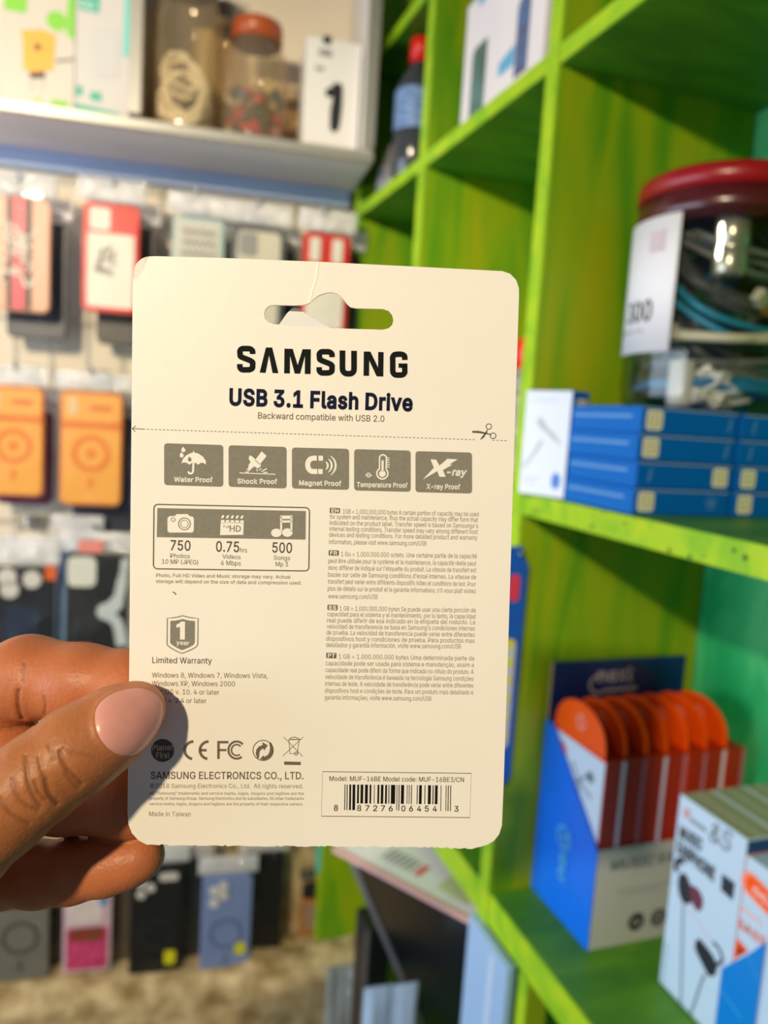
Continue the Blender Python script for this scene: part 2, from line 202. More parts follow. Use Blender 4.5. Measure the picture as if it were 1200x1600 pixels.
©4~/u0k/z160-1Y0D1x0d241+2C1R2H1u2D28282T2&2k1k2{1N3'1/2F1/2=1F2*1Y1n1f1R1j1:1g1%1^0n1O0`1<0V1'0S0k0V0R0`0=0n0+1%/y1:/p1R/m1m/q2(/}28032A0K2~0K2v0+2g/k2Q/S27/A1u/51R/21+/70d/E0D/^0-/|/z0C 1O-v0w-{0D../t.G/L.h/,/3.o/a.`06.Z0k.`1D.o1v/,2G/L2o/t330D3K0w3Z1O3a2)3Z2Z3K3,333S2o3t2G401v4?1D4D0k4?0640/a3t/33S.h3,.G2Z..2)-{ 1O.U1y.Y2C.f2g.y3)/63B/T3U/x3a0B3e0k3a183U1_3B2&3)2D2g2^2C2q1y2}1O3$1'2}0]2q092^/w2D/^2&/J1_/>18/:0k/>0B/J/x/^/T/w/609.y0].f1'.Y
É2Y._-~._3X2*3X2*2{/D2{/D1/1u1/1u0Q/D0Q/D.[2-.[2--~ 0+4.0[581D580^4.
à2;/h-u/E-y/%.'.g.8.R.O.E.l.@/3.D/Q.M/i.]/{.q0-/+07/D0?/z0H0V0O0i0R0v0W0~0`1%0l1%0n0~1(0x1:0m1H0]1S0H1Z001]/s1Z/]1S/K1J/=1>/211/+1#.K14.[1S.r1l//1~/L2-/k240.260[210t2*1/1z1C1i1S1Q1_131c0h1c-~1&-~1&.V0}.V0i.;0X..0C.#0*-x /r.O06.S0P.^0e.m0t/$0}/:1%/Q1%0*0p/~0S/x04/s/w/p/M/g/</^/./R/&/C/#/0/%.z/-.k/9.`/I.V/].Q /m2d/*3m/p3m0C2d
á2;/h-u/E-y/%.'.g.8.R.O.E.l.@/3.D/Q.M/i.]/{.q0-/+07/D0?/z0H0V0O0i0R0v0W0~0`1%0l1%0n0~1(0x1:0m1H0]1S0H1Z001]/s1Z/]1S/K1J/=1>/211/+1#.K14.[1S.r1l//1~/L2-/k240.260[210t2*1/1z1C1i1S1Q1_131c0h1c-~1&-~1&.V0}.V0i.;0X..0C.#0*-x /r.O06.S0P.^0e.m0t/$0}/:1%/Q1%0*0p/~0S/x04/s/w/p/M/g/</^/./R/&/C/#/0/%.z/-.k/9.`/I.V/].Q /j2d0>3m1'3m0@2d
â2;/h-u/E-y/%.'.g.8.R.O.E.l.@/3.D/Q.M/i.]/{.q0-/+07/D0?/z0H0V0O0i0R0v0W0~0`1%0l1%0n0~1(0x1:0m1H0]1S0H1Z001]/s1Z/]1S/K1J/=1>/211/+1#.K14.[1S.r1l//1~/L2-/k240.260[210t2*1/1z1C1i1S1Q1_131c0h1c-~1&-~1&.V0}.V0i.;0X..0C.#0*-x /r.O06.S0P.^0e.m0t/$0}/:1%/Q1%0*0p/~0S/x04/s/w/p/M/g/</^/./R/&/C/#/0/%.z/-.k/9.`/I.V/].Q /S2j.s2j.s2m/h3m0F3m1<2m1<2j0Z2j0)3J
ã2;/h-u/E-y/%.'.g.8.R.O.E.l.@/3.D/Q.M/i.]/{.q0-/+07/D0?/z0H0V0O0i0R0v0W0~0`1%0l1%0n0~1(0x1:0m1H0]1S0H1Z001]/s1Z/]1S/K1J/=1>/211/+1#.K14.[1S.r1l//1~/L2-/k240.260[210t2*1/1z1C1i1S1Q1_131c0h1c-~1&-~1&.V0}.V0i.;0X..0C.#0*-x /r.O06.S0P.^0e.m0t/$0}/:1%/Q1%0*0p/~0S/x04/s/w/p/M/g/</^/./R/&/C/#/0/%.z/-.k/9.`/I.V/].Q 0V2u0=2y0&3'/n31/_36/V33/Q3-/L2w.}2w/%37//3M/@3]/X3b/r3^0+3S0>3I0O3E0W3F0]3K0d3a113a1-3C0~3-0m2z
ä2;/h-u/E-y/%.'.g.8.R.O.E.l.@/3.D/Q.M/i.]/{.q0-/+07/D0?/z0H0V0O0i0R0v0W0~0`1%0l1%0n0~1(0x1:0m1H0]1S0H1Z001]/s1Z/]1S/K1J/=1>/211/+1#.K14.[1S.r1l//1~/L2-/k240.260[210t2*1/1z1C1i1S1Q1_131c0h1c-~1&-~1&.V0}.V0i.;0X..0C.#0*-x /r.O06.S0P.^0e.m0t/$0}/:1%/Q1%0*0p/~0S/x04/s/w/p/M/g/</^/./R/&/C/#/0/%.z/-.k/9.`/I.V/].Q 0r2r0c2u0U2~0L3/0I3>0L3N0U3[0c3d0r3g1&3d133[1<3N1>3>1<3/132~1&2u /<2r/-2u.|2~.s3/.p3>.s3N.|3[/-3d/<3g/L3d/Y3[/c3N/f3>/c3//Y2~/L2u
ç2B0;-v/g-|/<.2.u.P.Z.x.J/L.D0'.J0`.Z14.u1[/<1z/g200;260V250q2/1-2&1B1v1U1g1f1S1s1>1|1&1@0s13120{1H0_1V0;1[/u1V/X1G/C10/30o/*0L/'0'/*/_/3/</C.|/X.e/u.U0;.P0`.V0|.e15.|1A/<1}/-1t.q1g.Z1V.G1C.71..+0r-}0W-x /q,I/q,n0>,n0N,o0X,s0^,z0`-)0^-30X-:0N->0>-?/~-?0,.20L.20L-~0L-a0j-[0~-Q1.-@12-(1-,j0{,W0b,M0>,I
è2J0@-v/i-|/<.2.u.P.Z.x.J/K.D0'.I0_.Y13.t1Z/:1y/e2009260X240w2,171{1P1g1g1L1w1+2&0_2)0.2)/q.n/q.n0I1d0I1G061D0Y1;0z1,170t1K0Y1W091[/u1W/Y1J/D17/40{/*0^/'0?/'/z/+/R/5/1/G.s/_.`/{.T0@.P0V.R0k.W0|.`1..l1:.{1C/02#.~1s.b1a.I1H.51,.&0f-y /|2d/93m/~3m0R2d
é2J0@-v/i-|/<.2.u.P.Z.x.J/K.D0'.I0_.Y13.t1Z/:1y/e2009260X240w2,171{1P1g1g1L1w1+2&0_2)0.2)/q.n/q.n0I1d0I1G061D0Y1;0z1,170t1K0Y1W091[/u1W/Y1J/D17/40{/*0^/'0?/'/z/+/R/5/1/G.s/_.`/{.T0@.P0V.R0k.W0|.`1..l1:.{1C/02#.~1s.b1a.I1H.51,.&0f-y /y2d0M3m163m0O2d
ê2J0@-v/i-|/<.2.u.P.Z.x.J/K.D0'.I0_.Y13.t1Z/:1y/e2009260X240w2,171{1P1g1g1L1w1+2&0_2)0.2)/q.n/q.n0I1d0I1G061D0Y1;0z1,170t1K0Y1W091[/u1W/Y1J/D17/40{/*0^/'0?/'/z/+/R/5/1/G.s/_.`/{.T0@.P0V.R0k.W0|.`1..l1:.{1C/02#.~1s.b1a.I1H.51,.&0f-y /c2j/&2j/&2m/w3m0U3m1J2m1J2j0i2j083J
í/o.W-~.W21/921/9-~ .[2d//3m/u3m/22d
î/o.W-~.W21/921/9-~ .D2j-d2j-d2m.X3m/73m0-2m0-2j/K2j.v3J
ó2U0;-v/g-|/<.2.u.P.Z.x.J/L.D0'.J0`.Z14.u1[/<1z/g200;260m201<1z1_1[1y142.0`230'2./L1y.x1_.P1<.20m-| 0;.P0_.U0{.e15.|1D/<1M/_1P0'1M0L1D0o15100{1G0_1V0;1[/u1V/X1G/C10/30o/*0L/'0'/*/_/3/</C.|/X.e/u.U /}2d0P3m1:3m0S2d
ô2U0;-v/g-|/<.2.u.P.Z.x.J/L.D0'.J0`.Z14.u1[/<1z/g200;260m201<1z1_1[1y142.0`230'2./L1y.x1_.P1<.20m-| 0;.P0_.U0{.e15.|1D/<1M/_1P0'1M0L1D0o15100{1G0_1V0;1[/u1V/X1G/C10/30o/*0L/'0'/*/_/3/</C.|/X.e/u.U /f2j/)2j/)2m/z3m0X3m1N2m1N2j0m2j0;3J
õ2U0;-v/g-|/<.2.u.P.Z.x.J/L.D0'.J0`.Z14.u1[/<1z/g200;260m201<1z1_1[1y142.0`230'2./L1y.x1_.P1<.20m-| 0;.P0_.U0{.e15.|1D/<1M/_1P0'1M0L1D0o15100{1G0_1V0;1[/u1V/X1G/C10/30o/*0L/'0'/*/_/3/</C.|/X.e/u.U 0i2u0O2y083'0%31/q36/i33/d3-/_2w/32w/737/B3M/R3]/k3b0(3^0=3S0P3I0b3E0j3F0o3K0v3a1C3a1?3C143-1#2z
ú2P/~-y/Y-}/:.-.|.A.h.^.[/&.W/R.W21/921/9/W/>/0/P.n/l.Z04.T0N.W0f.a0y.p1,/(16/A19/a19211w211w-~1;-~1;/#1D/#1/.Q0n.30J-~ /z2d0N3m173m0P2d"""
_A = [chr(c) for c in range(35, 127) if c != 92]; _AI = {c: i for i, c in enumerate(_A)}
def _dec(s): return [(_AI[s[i]]*91+_AI[s[i+1]]-1000)/1000.0 for i in range(0, len(s), 2)]
GL = {}
for _l in GLYPHS.split("\n"):
    GL[_l[0]] = (_dec(_l[1:3])[0], [(lambda P: P[np.linalg.norm(P-np.roll(P, 1, 0), axis=1) > 0.006])(np.array(_dec(q)).reshape(-1, 2)) for q in _l[3:].split(" ") if q])
CAPH = 0.509
_gm = {}
def _area(P): return 0.5*np.sum(P[:,0]*np.roll(P[:,1],-1)-np.roll(P[:,0],-1)*P[:,1])
def _inside(pt, P):
    c = False; x, y = pt
    for (x0, y0), (x1, y1) in zip(P, np.roll(P, -1, 0)):
        if (y0 > y) != (y1 > y) and x < (x1-x0)*(y-y0)/(y1-y0)+x0: c = not c
    return c
def glyph(ch, bold):
    if (ch, bold) in _gm: return _gm[(ch, bold)]
    sps = GL[ch][1]; sgn = np.sign(_area(max(sps, key=lambda P: abs(_area(P))))); V = np.zeros((0, 2)); Fc = []
    outs = [P for P in sps if np.sign(_area(P)) == sgn]; ins_ = [P for P in sps if np.sign(_area(P)) != sgn]
    for O in outs:                                  # each stroke outline with the counters inside it
        c = bpy.data.curves.new('lettering', 'CURVE'); c.dimensions = '2D'; c.fill_mode = 'BOTH'
        for P in [O]+[q for q in ins_ if _inside(q[0], O)]:
            sp = c.splines.new('POLY'); sp.points.add(len(P)-1); sp.use_cyclic_u = True
            sp.points.foreach_set('co', np.column_stack([P, np.zeros(len(P)), np.ones(len(P))]).ravel().astype(np.float32))
        o = bpy.data.objects.new('lettering', c); me = bpy.data.meshes.new_from_object(o); n = len(V)
        V = np.concatenate([V, np.array([q.co[:2] for q in me.vertices]).reshape(-1, 2)]); Fc += [tuple(i+n for i in q.vertices) for q in me.polygons]
        bpy.data.objects.remove(o); bpy.data.curves.remove(c); bpy.data.meshes.remove(me)
    if bold:
        for P in sps:                               # heavier weight: a band along the outline
            n = len(P); e = np.roll(P, -1, 0)-P; e /= np.linalg.norm(e, axis=1)[:,None]+1e-9; nr = np.stack([e[:,1], -e[:,0]], 1)*sgn; q = np.roll(nr, 1, 0)+nr
            q /= np.maximum(0.5, np.linalg.norm(q, axis=1)**2/2)[:,None]; b0 = len(V); V = np.concatenate([V, P+q*bold, P-q*bold*0.4])
            Fc += [(b0+i, b0+(i+1) % n, b0+n+(i+1) % n, b0+n+i) for i in range(n)]
    _gm[(ch, bold)] = (V, Fc); return V, Fc
_tx = {}
def textmesh(s, bold=0.0, track=0.0):
    k = (s, bold, track)
    if k in _tx: return _tx[k]
    x = 0.0; v = [np.zeros((0, 2))]; f = []; n = 0
    for ch in s:
        if ch == ' ': x += 0.188; continue
        V, Fc = glyph(ch, bold); v.append(V+np.array([x, 0.0])); f += [tuple(i+n for i in q) for q in Fc]; n += len(V); x += GL[ch][0]+track+bold
    _tx[k] = (np.concatenate(v), f); return _tx[k]
def rrect(w, h, r, cx=0.0, cy=0.0, n=5):
    p = []
    for (sx, sy, a0) in ((1,1,0),(-1,1,90),(-1,-1,180),(1,-1,270)):
        for i in range(n+1):
            a = math.radians(a0+90*i/n); p.append((cx+sx*(w/2-r)+r*math.cos(a), cy+sy*(h/2-r)+r*math.sin(a)))
    return p
def circ(cx, cy, r, n=24, a0=0, a1=360): return [(cx+r*math.cos(math.radians(a0+(a1-a0)*i/n)), cy+r*math.sin(math.radians(a0+(a1-a0)*i/n))) for i in range(n + (0 if a1-a0 >= 360 else 1))]
def spline(pts, n=6, closed=False):
    P = np.array(pts, float); out = []; N = len(P)
    for i in range(N if closed else N-1):
        p1, p2 = P[i], P[(i+1) % N]
        p0 = P[(i-1) % N] if (closed or i > 0) else 2*p1-p2
        p3 = P[(i+2) % N] if (closed or i < N-2) else 2*p2-p1
        for k in range(n):
            t = k/n; out.append(0.5*((2*p1)+(-p0+p2)*t+(2*p0-5*p1+4*p2-p3)*t*t+(-p0+3*p1-3*p2+p3)*t**3))
    if not closed: out.append(P[-1])
    return np.array(out)
class MB:
    def __init__(s): s.v = []; s.f = []; s.mi = []; s.sm = []; s.mats = []; s.cur = 0
    def use(s, m):
        if m not in s.mats: s.mats.append(m)
        s.cur = s.mats.index(m); return s
    def add(s, verts, faces, smooth=False):
        n = len(s.v); s.v.extend([tuple(map(float, p)) for p in verts])
        for f in faces: s.f.append([i+n for i in f]); s.mi.append(s.cur); s.sm.append(smooth)
        return s
    def box(s, x0, x1, y0, y1, z0, z1):
        v = [(x, y, z) for z in (z0, z1) for y in (y0, y1) for x in (x0, x1)]
        return s.add(v, [(0,2,3,1),(4,5,7,6),(0,1,5,4),(2,6,7,3),(0,4,6,2),(1,3,7,5)])
    def plate(s, poly, w0, w1, fr=FRONT, at=(0,0,0)):
        """extrude the polygon from w0 to w1 on a face"""
        P = np.array(poly, float); n = len(P)
        a = 0.5*np.sum(P[:,0]*np.roll(P[:,1],-1)-np.roll(P[:,0],-1)*P[:,1])
        if a < 0: P = P[::-1]
        lo, hi = min(w0, w1), max(w0, w1)
        v = [fr.T @ np.array([p[0], p[1], lo]) + at for p in P]+[fr.T @ np.array([p[0], p[1], hi]) + at for p in P]
        f = [tuple(range(n-1,-1,-1)), tuple(range(n,2*n))]+[(i,(i+1)%n,(i+1)%n+n,i+n) for i in range(n)]
        if np.linalg.det(fr) < 0: f = [q[::-1] for q in f]
        return s.add(v, f)
    def flat(s, poly, w, fr=FRONT, at=(0,0,0)):
        P = np.array(poly, float)
        a = 0.5*np.sum(P[:,0]*np.roll(P[:,1],-1)-np.roll(P[:,0],-1)*P[:,1])
        if a < 0: P = P[::-1]
        return s.add([fr.T @ np.array([p[0], p[1], w]) + at for p in P], [tuple(range(len(P)))])
    def strip(s, pts, wid, w, fr=FRONT, at=(0,0,0), closed=False):
        P = np.array(pts, float); n = len(P)
        if closed: T = np.roll(P,-1,0)-np.roll(P,1,0)
        else: T = np.gradient(P, axis=0)
        T /= np.linalg.norm(T, axis=1)[:,None]+1e-12; N = np.stack([-T[:,1], T[:,0]], 1)
        if not closed and n > 2:
            d = np.diff(P, axis=0); d /= np.linalg.norm(d, axis=1)[:,None]+1e-12
            for i in range(1, n-1):
                b = d[i-1]+d[i]; nb = np.linalg.norm(b)
                if nb > 1e-6:
                    b /= nb; N[i] = np.array([-b[1], b[0]])/max(0.5, abs(b @ d[i]))
            N[0] = (-d[0][1], d[0][0]); N[-1] = (-d[-1][1], d[-1][0])
        wd = np.broadcast_to(np.array(wid, float), (n,))[:,None]
        A, B = P+N*wd/2, P-N*wd/2
        v = [fr.T @ np.array([p[0], p[1], w]) + at for p in np.concatenate([A, B])]
        return s.add(v, [(i+n,(i+1)%n+n,(i+1)%n,i) for i in range(n if closed else n-1)])
    def text(s, t, u, v, width, height, w, fr=FRONT, at=(0,0,0), bold=0.0, shear=0.0, ang=0.0, align='l'):
        V, Fc = textmesh(t, bold)
        if not len(V): return s
        mn, mx = V[:,0].min(), V[:,0].max(); hh = CAPH
        sy = height/hh; sx = width/(mx-mn) if width else sy
        x = (V[:,0]-mn)*sx; y = V[:,1]*sy
        if align == 'c': x = x-(mx-mn)*sx/2
        x = x+shear*y; c, sn = math.cos(ang), math.sin(ang)
        return s.add([fr.T @ np.array([u+a*c-b*sn, v+a*sn+b*c, w]) + at for a, b in zip(x, y)], Fc)
    def tube(s, path, r, n=8, cap=True):
        P = np.array(path, float); N = len(P); T = np.gradient(P, axis=0); T /= np.linalg.norm(T, axis=1)[:,None]+1e-12
        up = np.array([0,0,1.0]) if abs(T[0][2]) < 0.9 else np.array([1.0,0,0]); r = np.broadcast_to(np.array(r, float), (N,))
        x = np.cross(T[0], up); x /= np.linalg.norm(x); vs = []
        for i in range(N):
            x = x-T[i]*(x@T[i]); x /= np.linalg.norm(x)+1e-12; y = np.cross(T[i], x)
            vs += [P[i]+r[i]*(math.cos(2*math.pi*k/n)*x+math.sin(2*math.pi*k/n)*y) for k in range(n)]
        f = [(i*n+k, i*n+(k+1)%n, (i+1)*n+(k+1)%n, (i+1)*n+k) for i in range(N-1) for k in range(n)]
        s.add(vs, f, True)
        if cap:
            b = len(s.v)-N*n
            s.f += [[b+k for k in range(n-1,-1,-1)], [b+(N-1)*n+k for k in range(n)]]; s.mi += [s.cur]*2; s.sm += [False]*2
        return s
    def lathe(s, prof, n=40, at=(0,0,0), sx=1.0, sy=1.0, smooth=True):
        vs = []; N = len(prof)
        for r, z in prof: vs += [(at[0]+sx*r*math.cos(2*math.pi*k/n), at[1]+sy*r*math.sin(2*math.pi*k/n), at[2]+z) for k in range(n)]
        return s.add(vs, [(i*n+k, i*n+(k+1)%n, (i+1)*n+(k+1)%n, (i+1)*n+k) for i in range(N-1) for k in range(n)], smooth)
    def build(s, name, parent=None, bevel=0.0, loc=None, rotz=0.0, label=None):
        me = bpy.data.meshes.new(name); me.from_pydata(s.v, [], s.f)
        for m in s.mats: me.materials.append(m)
        me.polygons.foreach_set('material_index', s.mi); me.polygons.foreach_set('use_smooth', s.sm); me.update()
        o = obj(name, me, parent, loc, rotz)
        if bevel:
            b = o.modifiers.new('edge', 'BEVEL'); b.width = bevel; b.segments = 2; b.limit_method = 'ANGLE'; b.angle_limit = math.radians(40)
        if label: o['label'] = label
        return o
def mb(m): return MB().use(m)
# ------------------------------------------------------------------ setting
cream = mat('cream_wall_paint', (232,219,198), rough=0.7, noise=0.05, nscale=6, bump=0.05, bscale=60)
def wall_obj(m, name, u0, u1, o0, o1, z0, z1, **k):
    """a block in wall coordinates: u along the wall, o out from it"""
    b = mb(m).box(u0, u1, -o1, -o0, z0-CZ, z1-CZ); return b.build(name, loc=tuple(WP), rotz=WROT, **k)
tag(wall_obj(cream, 'wall_left', -1.5, 0.45, -0.06, 0.0, 0.0, 2.6), 'cream painted wall behind the hanging phone cases', 'wall', kind='structure')
concrete = mat('grey_concrete', (120,112,102), rough=0.85, noise=0.2, nscale=8, bump=0.2, bscale=40)
fl = mb(concrete).box(-2.2, 0.9, -1.4, 1.55, -0.05, 0.0).build('floor'); tag(fl, 'plain concrete shop floor below the shelves', 'floor', kind='structure')
# rough plaster: lower band and the lumpy ledge in front of it
plaster = mat('rough_plaster', (216,192,148), rough=0.95, nscale=26, col2=(138,112,68), bump=1.0, bscale=70, detail=6)
def wz(px, py, o): return wpt(px, py, o)[2]
def wu(px, py, o): return float((wpt(px, py, o)-WP) @ WD)
def lumpy(name, u0, u1, o0, o1, z0, z1, amp, seed, nu=90, nv=24):
    """a slab whose front and top are rough plaster"""
    r = np.random.RandomState(seed); b = mb(plaster); prof = [(o0, z1), (o0*0.4+o1*0.6, z1), (o1-0.012, z1-0.004), (o1, z1-0.02)]+[(o1, z1-0.02-(z1-0.02-z0)*i/nv) for i in range(1, nv+1)]
    ph = r.rand(40)*6.28; fq = r.rand(40, 2)*110+12; am = 1/(fq.sum(1)**0.6); am /= am.sum(); vs = []
    for i in range(nu+1):
        u = u0+(u1-u0)*i/nu
        for j, (o, z) in enumerate(prof):
            n_ = sum(a*math.sin(f[0]*u+f[1]*(z+o)+p) for a, f, p in zip(am, fq, ph))*3.2*amp
            n2 = sum(a*math.sin(f[1]*u+f[0]*(z-o)+p*2) for a, f, p in zip(am, fq, ph))*3.2*amp
            vs.append((u, -(o+(n_ if j > 0 else 0)), z-CZ+(n2 if j < 4 else 0)))
    m = len(prof); b.add(vs, [(i*m+j, i*m+j+1, (i+1)*m+j+1, (i+1)*m+j) for i in range(nu) for j in range(m-1)], True)
    return b.build(name, loc=tuple(WP), rotz=WROT)
ztop = wz(200, 1532, 0.10)
tag(lumpy('trim_1', -1.3, 0.16, 0.0, 0.115, 0.0, ztop, 0.007, 5), 'rough beige plaster ledge under the hanging cases', 'plaster ledge', kind='structure')
tag(lumpy('trim_2', -1.3, 0.20, 0.0, 0.012, ztop-0.02, wz(430, 1180, 0.012), 0.003, 9), 'rough olive beige plaster band low on the wall', 'plaster band', kind='structure')

# ------------------------------------------------------------------ wire grid panel and the cases on it
wire = mat('grey_wire', (196,190,182), rough=0.35, metal=0.3)
gp = thing('wire_grid_panel', 'grey wire grid panel fixed over the cream wall', 'grid panel', tuple(WP), WROT)
b = mb(wire); zt_, zb_ = wz(300, 268, 0.012), wz(300, 1330, 0.012); u = wu(82, 290, 0.012)-0.049*24
while u < -0.005:
    b.tube([(u, -0.012, zb_-CZ), (u, -0.012, zt_-CZ)], 0.0012, 6); u += 0.049
b.build('upright_wires', gp)
b = mb(wire); z = wz(150, 288, 0.012)
while z > zb_:
    b.tube([(-1.25, -0.0145, z-CZ), (-0.005, -0.0145, z-CZ)], 0.0012, 6); z -= 0.098
b.build('cross_wires', gp)
bagf = film('clear_bag_film', gloss=0.015, rough=0.05, bump=0.9, bscale=75, edge=0.16)
hdrf = film('milky_bag_header', gloss=0.24, rough=0.07, bump=1.0, bscale=70, haze=0.45)
chrome = mat('chrome_hook', (200,198,195), rough=0.2, metal=1.0)
def wave_sheet(b, u0, u1, z0, z1, y, amp, nu, nz, seed, flip=False):
    r = np.random.RandomState(seed); ph = r.rand(6)*6.28; vs = []
    for i in range(nu+1):
        for j in range(nz+1):
            s, t = i/nu, j/nz; e = (math.sin(math.pi*s)*math.sin(math.pi*t))**0.4
            d = amp*e*(1.0+0.5*math.sin(9*s+7*t+ph[0])+0.4*math.sin(17*t-6*s+ph[1])+0.3*math.sin(23*s+ph[2]))
            vs.append((u0+(u1-u0)*s, y-d, z0+(z1-z0)*t))
    m = nz+1; f = [(i*m+j, (i+1)*m+j, (i+1)*m+j+1, i*m+j+1) for i in range(nu) for j in range(nz)]
    b.add(vs, [q[::-1] for q in f] if flip else f, True)
black_soft = mat('black_silicone', (24,26,30), rough=0.45); lens = mat('pale_lens_ring', (205,200,195), rough=0.35)
_seed = [0]
def hung_case(px0, py0, px1, py1, o, label, build, group='phone cases on the wall pegs', body=(200,60,50), depth=0.010, bag=True, hdr=34, name='phone_case', tilt=0.0, rough=0.4):
    """a phone case in a clear hanging bag; px box of the case in the photo, o = distance of its face from the wall"""
    cx = (px0+px1)/2; lo_ = wpt(cx, py1, o); hi_ = wpt(cx, py0, o); w = (wpt(px1, (py0+py1)/2, o)-wpt(px0, (py0+py1)/2, o)) @ WD; h = hi_[2]-lo_[2]
    t = thing(name, label, 'phone case', tuple(lo_), WROT, group); t.rotation_euler = (0, tilt, WROT)
    m = mat('case_%d_%d_%d' % tuple(body), body, rough=rough)
    mb(m).plate(rrect(w, h, min(w, h)*0.13, 0, h/2), -depth, 0).build('case_shell', t, bevel=0.0018)
    if build: build(t, w, h)
    if bag:
        _seed[0] += 1; s_ = _seed[0]; e = 0.007; hh = hdr*1.13/1202
        b = mb(bagf); wave_sheet(b, -w/2-e, w/2+e, -e, h+0.004, -0.0012, 0.0028, 14, 24, s_); wave_sheet(b, -w/2-e, w/2+e, -e, h+0.004, depth+0.001, -0.001, 10, 16, s_+50, True); b.build('clear_bag', t)
        b = mb(hdrf); wave_sheet(b, -w/2-e, w/2+e, h+0.004, h+hh, -0.001, 0.002, 12, 6, s_+100); wave_sheet(b, -w/2-e, w/2+e, h+0.004, h+hh, 0.003, -0.001, 8, 4, s_+130, True); b.build('bag_header', t)
    return t, w, h
pegs = {}
def peg(px, py, L, where):
    p = wpt(px, py, L); u_ = (p-WP) @ WD
    t = thing('wall_peg', where, 'display peg', tuple(WP+WD*u_+np.array([0,0,p[2]-CZ])), WROT, 'display pegs')
    mb(chrome).tube([(0,-0.016,0),(0,-L*0.6,0.0),(0,-L+0.008,0.002),(0,-L,0.010)], 0.0022, 8).build('rod', t)
    mb(chrome).box(-0.012,0.012,-0.017,-0.013,-0.008,0.012).build('clip', t, bevel=0.001)
def P1(t, m, poly, name, w0=0.0003, w1=0.0011, label=None): return mb(m).plate(poly, w0, w1).build(name, t, label=label)
white_p = mat('white_print', (236,230,218), rough=0.5); red_p = mat('red_print', (226,24,14), rough=0.4); grey_scr = mat('scribble_ink', (120,116,110), rough=0.6)
# row 1
def d_stripe(t, w, h):
    P1(t, black_soft, rrect(w*0.40, h*0.97, 0.002, 0.0, h/2), 'dark_band'); P1(t, mat('crimson_print', (215,10,60), rough=0.4), rrect(w*0.22, h*0.97, 0.001, 0.0, h/2), 'red_band', 0.0012, 0.0017)
    b = mb(white_p); r = random.Random(2)
    for i in range(26):
        x, y = r.uniform(-w*0.22, w*0.22), h*r.uniform(0.28, 0.70); a = r.uniform(0, 6.28); L = r.uniform(0.006, 0.016)
        b.strip(spline([(x,y),(x+L*math.cos(a),y+L*math.sin(a)),(x+L*math.cos(a+0.8)*1.3,y+L*math.sin(a+0.8)*1.3)],4), r.uniform(0.0012,0.0035), 0.0019)
    b.use(black_soft)
    for i in range(9): x, y = r.uniform(-w*0.2, w*0.2), h*r.uniform(0.3,0.68); b.strip([(x,y),(x+r.uniform(-.012,.012),y+r.uniform(-.012,.012))], 0.002, 0.0021)
    b.build('brush_drawing', t)
hung_case(-20,307,78,486,0.095,'salmon pink phone case with a black and crimson stripe, left end of the top row', d_stripe, body=(226,160,132))
def d_redwhite(t, w, h):
    P1(t, white_p, rrect(w*0.82, h*0.68, 0.004, 0.0, h*0.385), 'back_panel'); P1(t, white_p, rrect(w*0.36, h*0.20, 0.004, -w*0.20, h*0.85), 'camera_plate'); P1(t, mat('pale_red_rim', (226,96,80), rough=0.5), rrect(w*0.50, h*0.012, 0.001, -w*0.2, h*0.737), 'seam')
    b = mb(grey_scr)
    for k, (x, y) in enumerate(((-.22,.52),(-.10,.55),(-.02,.50),(-.25,.44))): b.strip(spline([(w*x,h*y),(w*(x+.10),h*(y+.06)),(w*(x+.02),h*(y-.06)),(w*(x+.16),h*(y-.03))],4), 0.002, 0.0014)
    for k in range(3): b.strip([(-w*0.28,h*(.42-.02*k)),(w*0.05,h*(.38-.02*k))], 0.0018, 0.0014)
    b.build('scribble_print', t)
hung_case(127,318,216,488,0.095,'red rimmed phone case with a cream back and scribbled word', d_redwhite, body=(228,30,18))
def d_scribble(t, w, h):
    P1(t, mat('frosted_back', (206,202,192), rough=0.5), rrect(w*0.86, h*0.93, 0.006, -w*0.02, h*0.5), 'back_panel')
    b = mb(grey_scr)
    for i in range(4):
        y = h*(0.86-0.10*i); b.strip([(-w*.32+w*.64*k/16, y+0.004*math.sin(k*2.3+i)) for k in range(17)], 0.0022, 0.0014)
    b.build('scribble_print', t)
hung_case(266,340,347,505,0.095,'frosted phone case with a pale teal rim and rows of scribbles', d_scribble, body=(176,206,205))
def d_darkrim(t, w, h):
    P1(t, mat('clear_cream_back', (214,206,186), rough=0.4), rrect(w*0.80, h*0.90, 0.008, 0, h*0.5), 'back_panel'); P1(t, mat('grey_plate', (150,150,146), rough=0.4), rrect(w*0.34, h*0.22, 0.005, -w*0.2, h*0.82), 'camera_plate', 0.0012, 0.0018)
hung_case(357,353,441,518,0.095,'phone case with a dark grey rim and clear cream back', d_darkrim, body=(92,94,100))
def d_redstripes(t, w, h):
    for k in (-0.25, 0.22): P1(t, white_p, rrect(w*0.22, h*0.24, 0.003, w*k, h*0.83), 'pale_panel')
    P1(t, white_p, rrect(w*0.80, h*0.64, 0.004, 0, h*0.36), 'back_panel')
hung_case(467,364,541,520,0.095,'red phone case with two cream panels, right end of the top row', d_redstripes, body=(214,40,26))
for k, (a, b_, c, d, col, lab) in enumerate(((10,345,104,530,(40,44,62),'navy phone case hidden behind the salmon pink one'),(150,352,240,540,(58,50,46),'charcoal phone case behind the red rimmed cream one'),(285,372,368,540,(70,62,54),'brown phone case behind the frosted scribbled one'),(375,385,455,545,(44,44,48),'black phone case behind the dark rimmed clear one'),(480,392,556,540,(60,52,48),'dark phone case behind the red one with two panels'))):
    hung_case(a,b_,c,d,0.055,lab,None,group='dark phone cases hanging at the back of the top row',body=col)
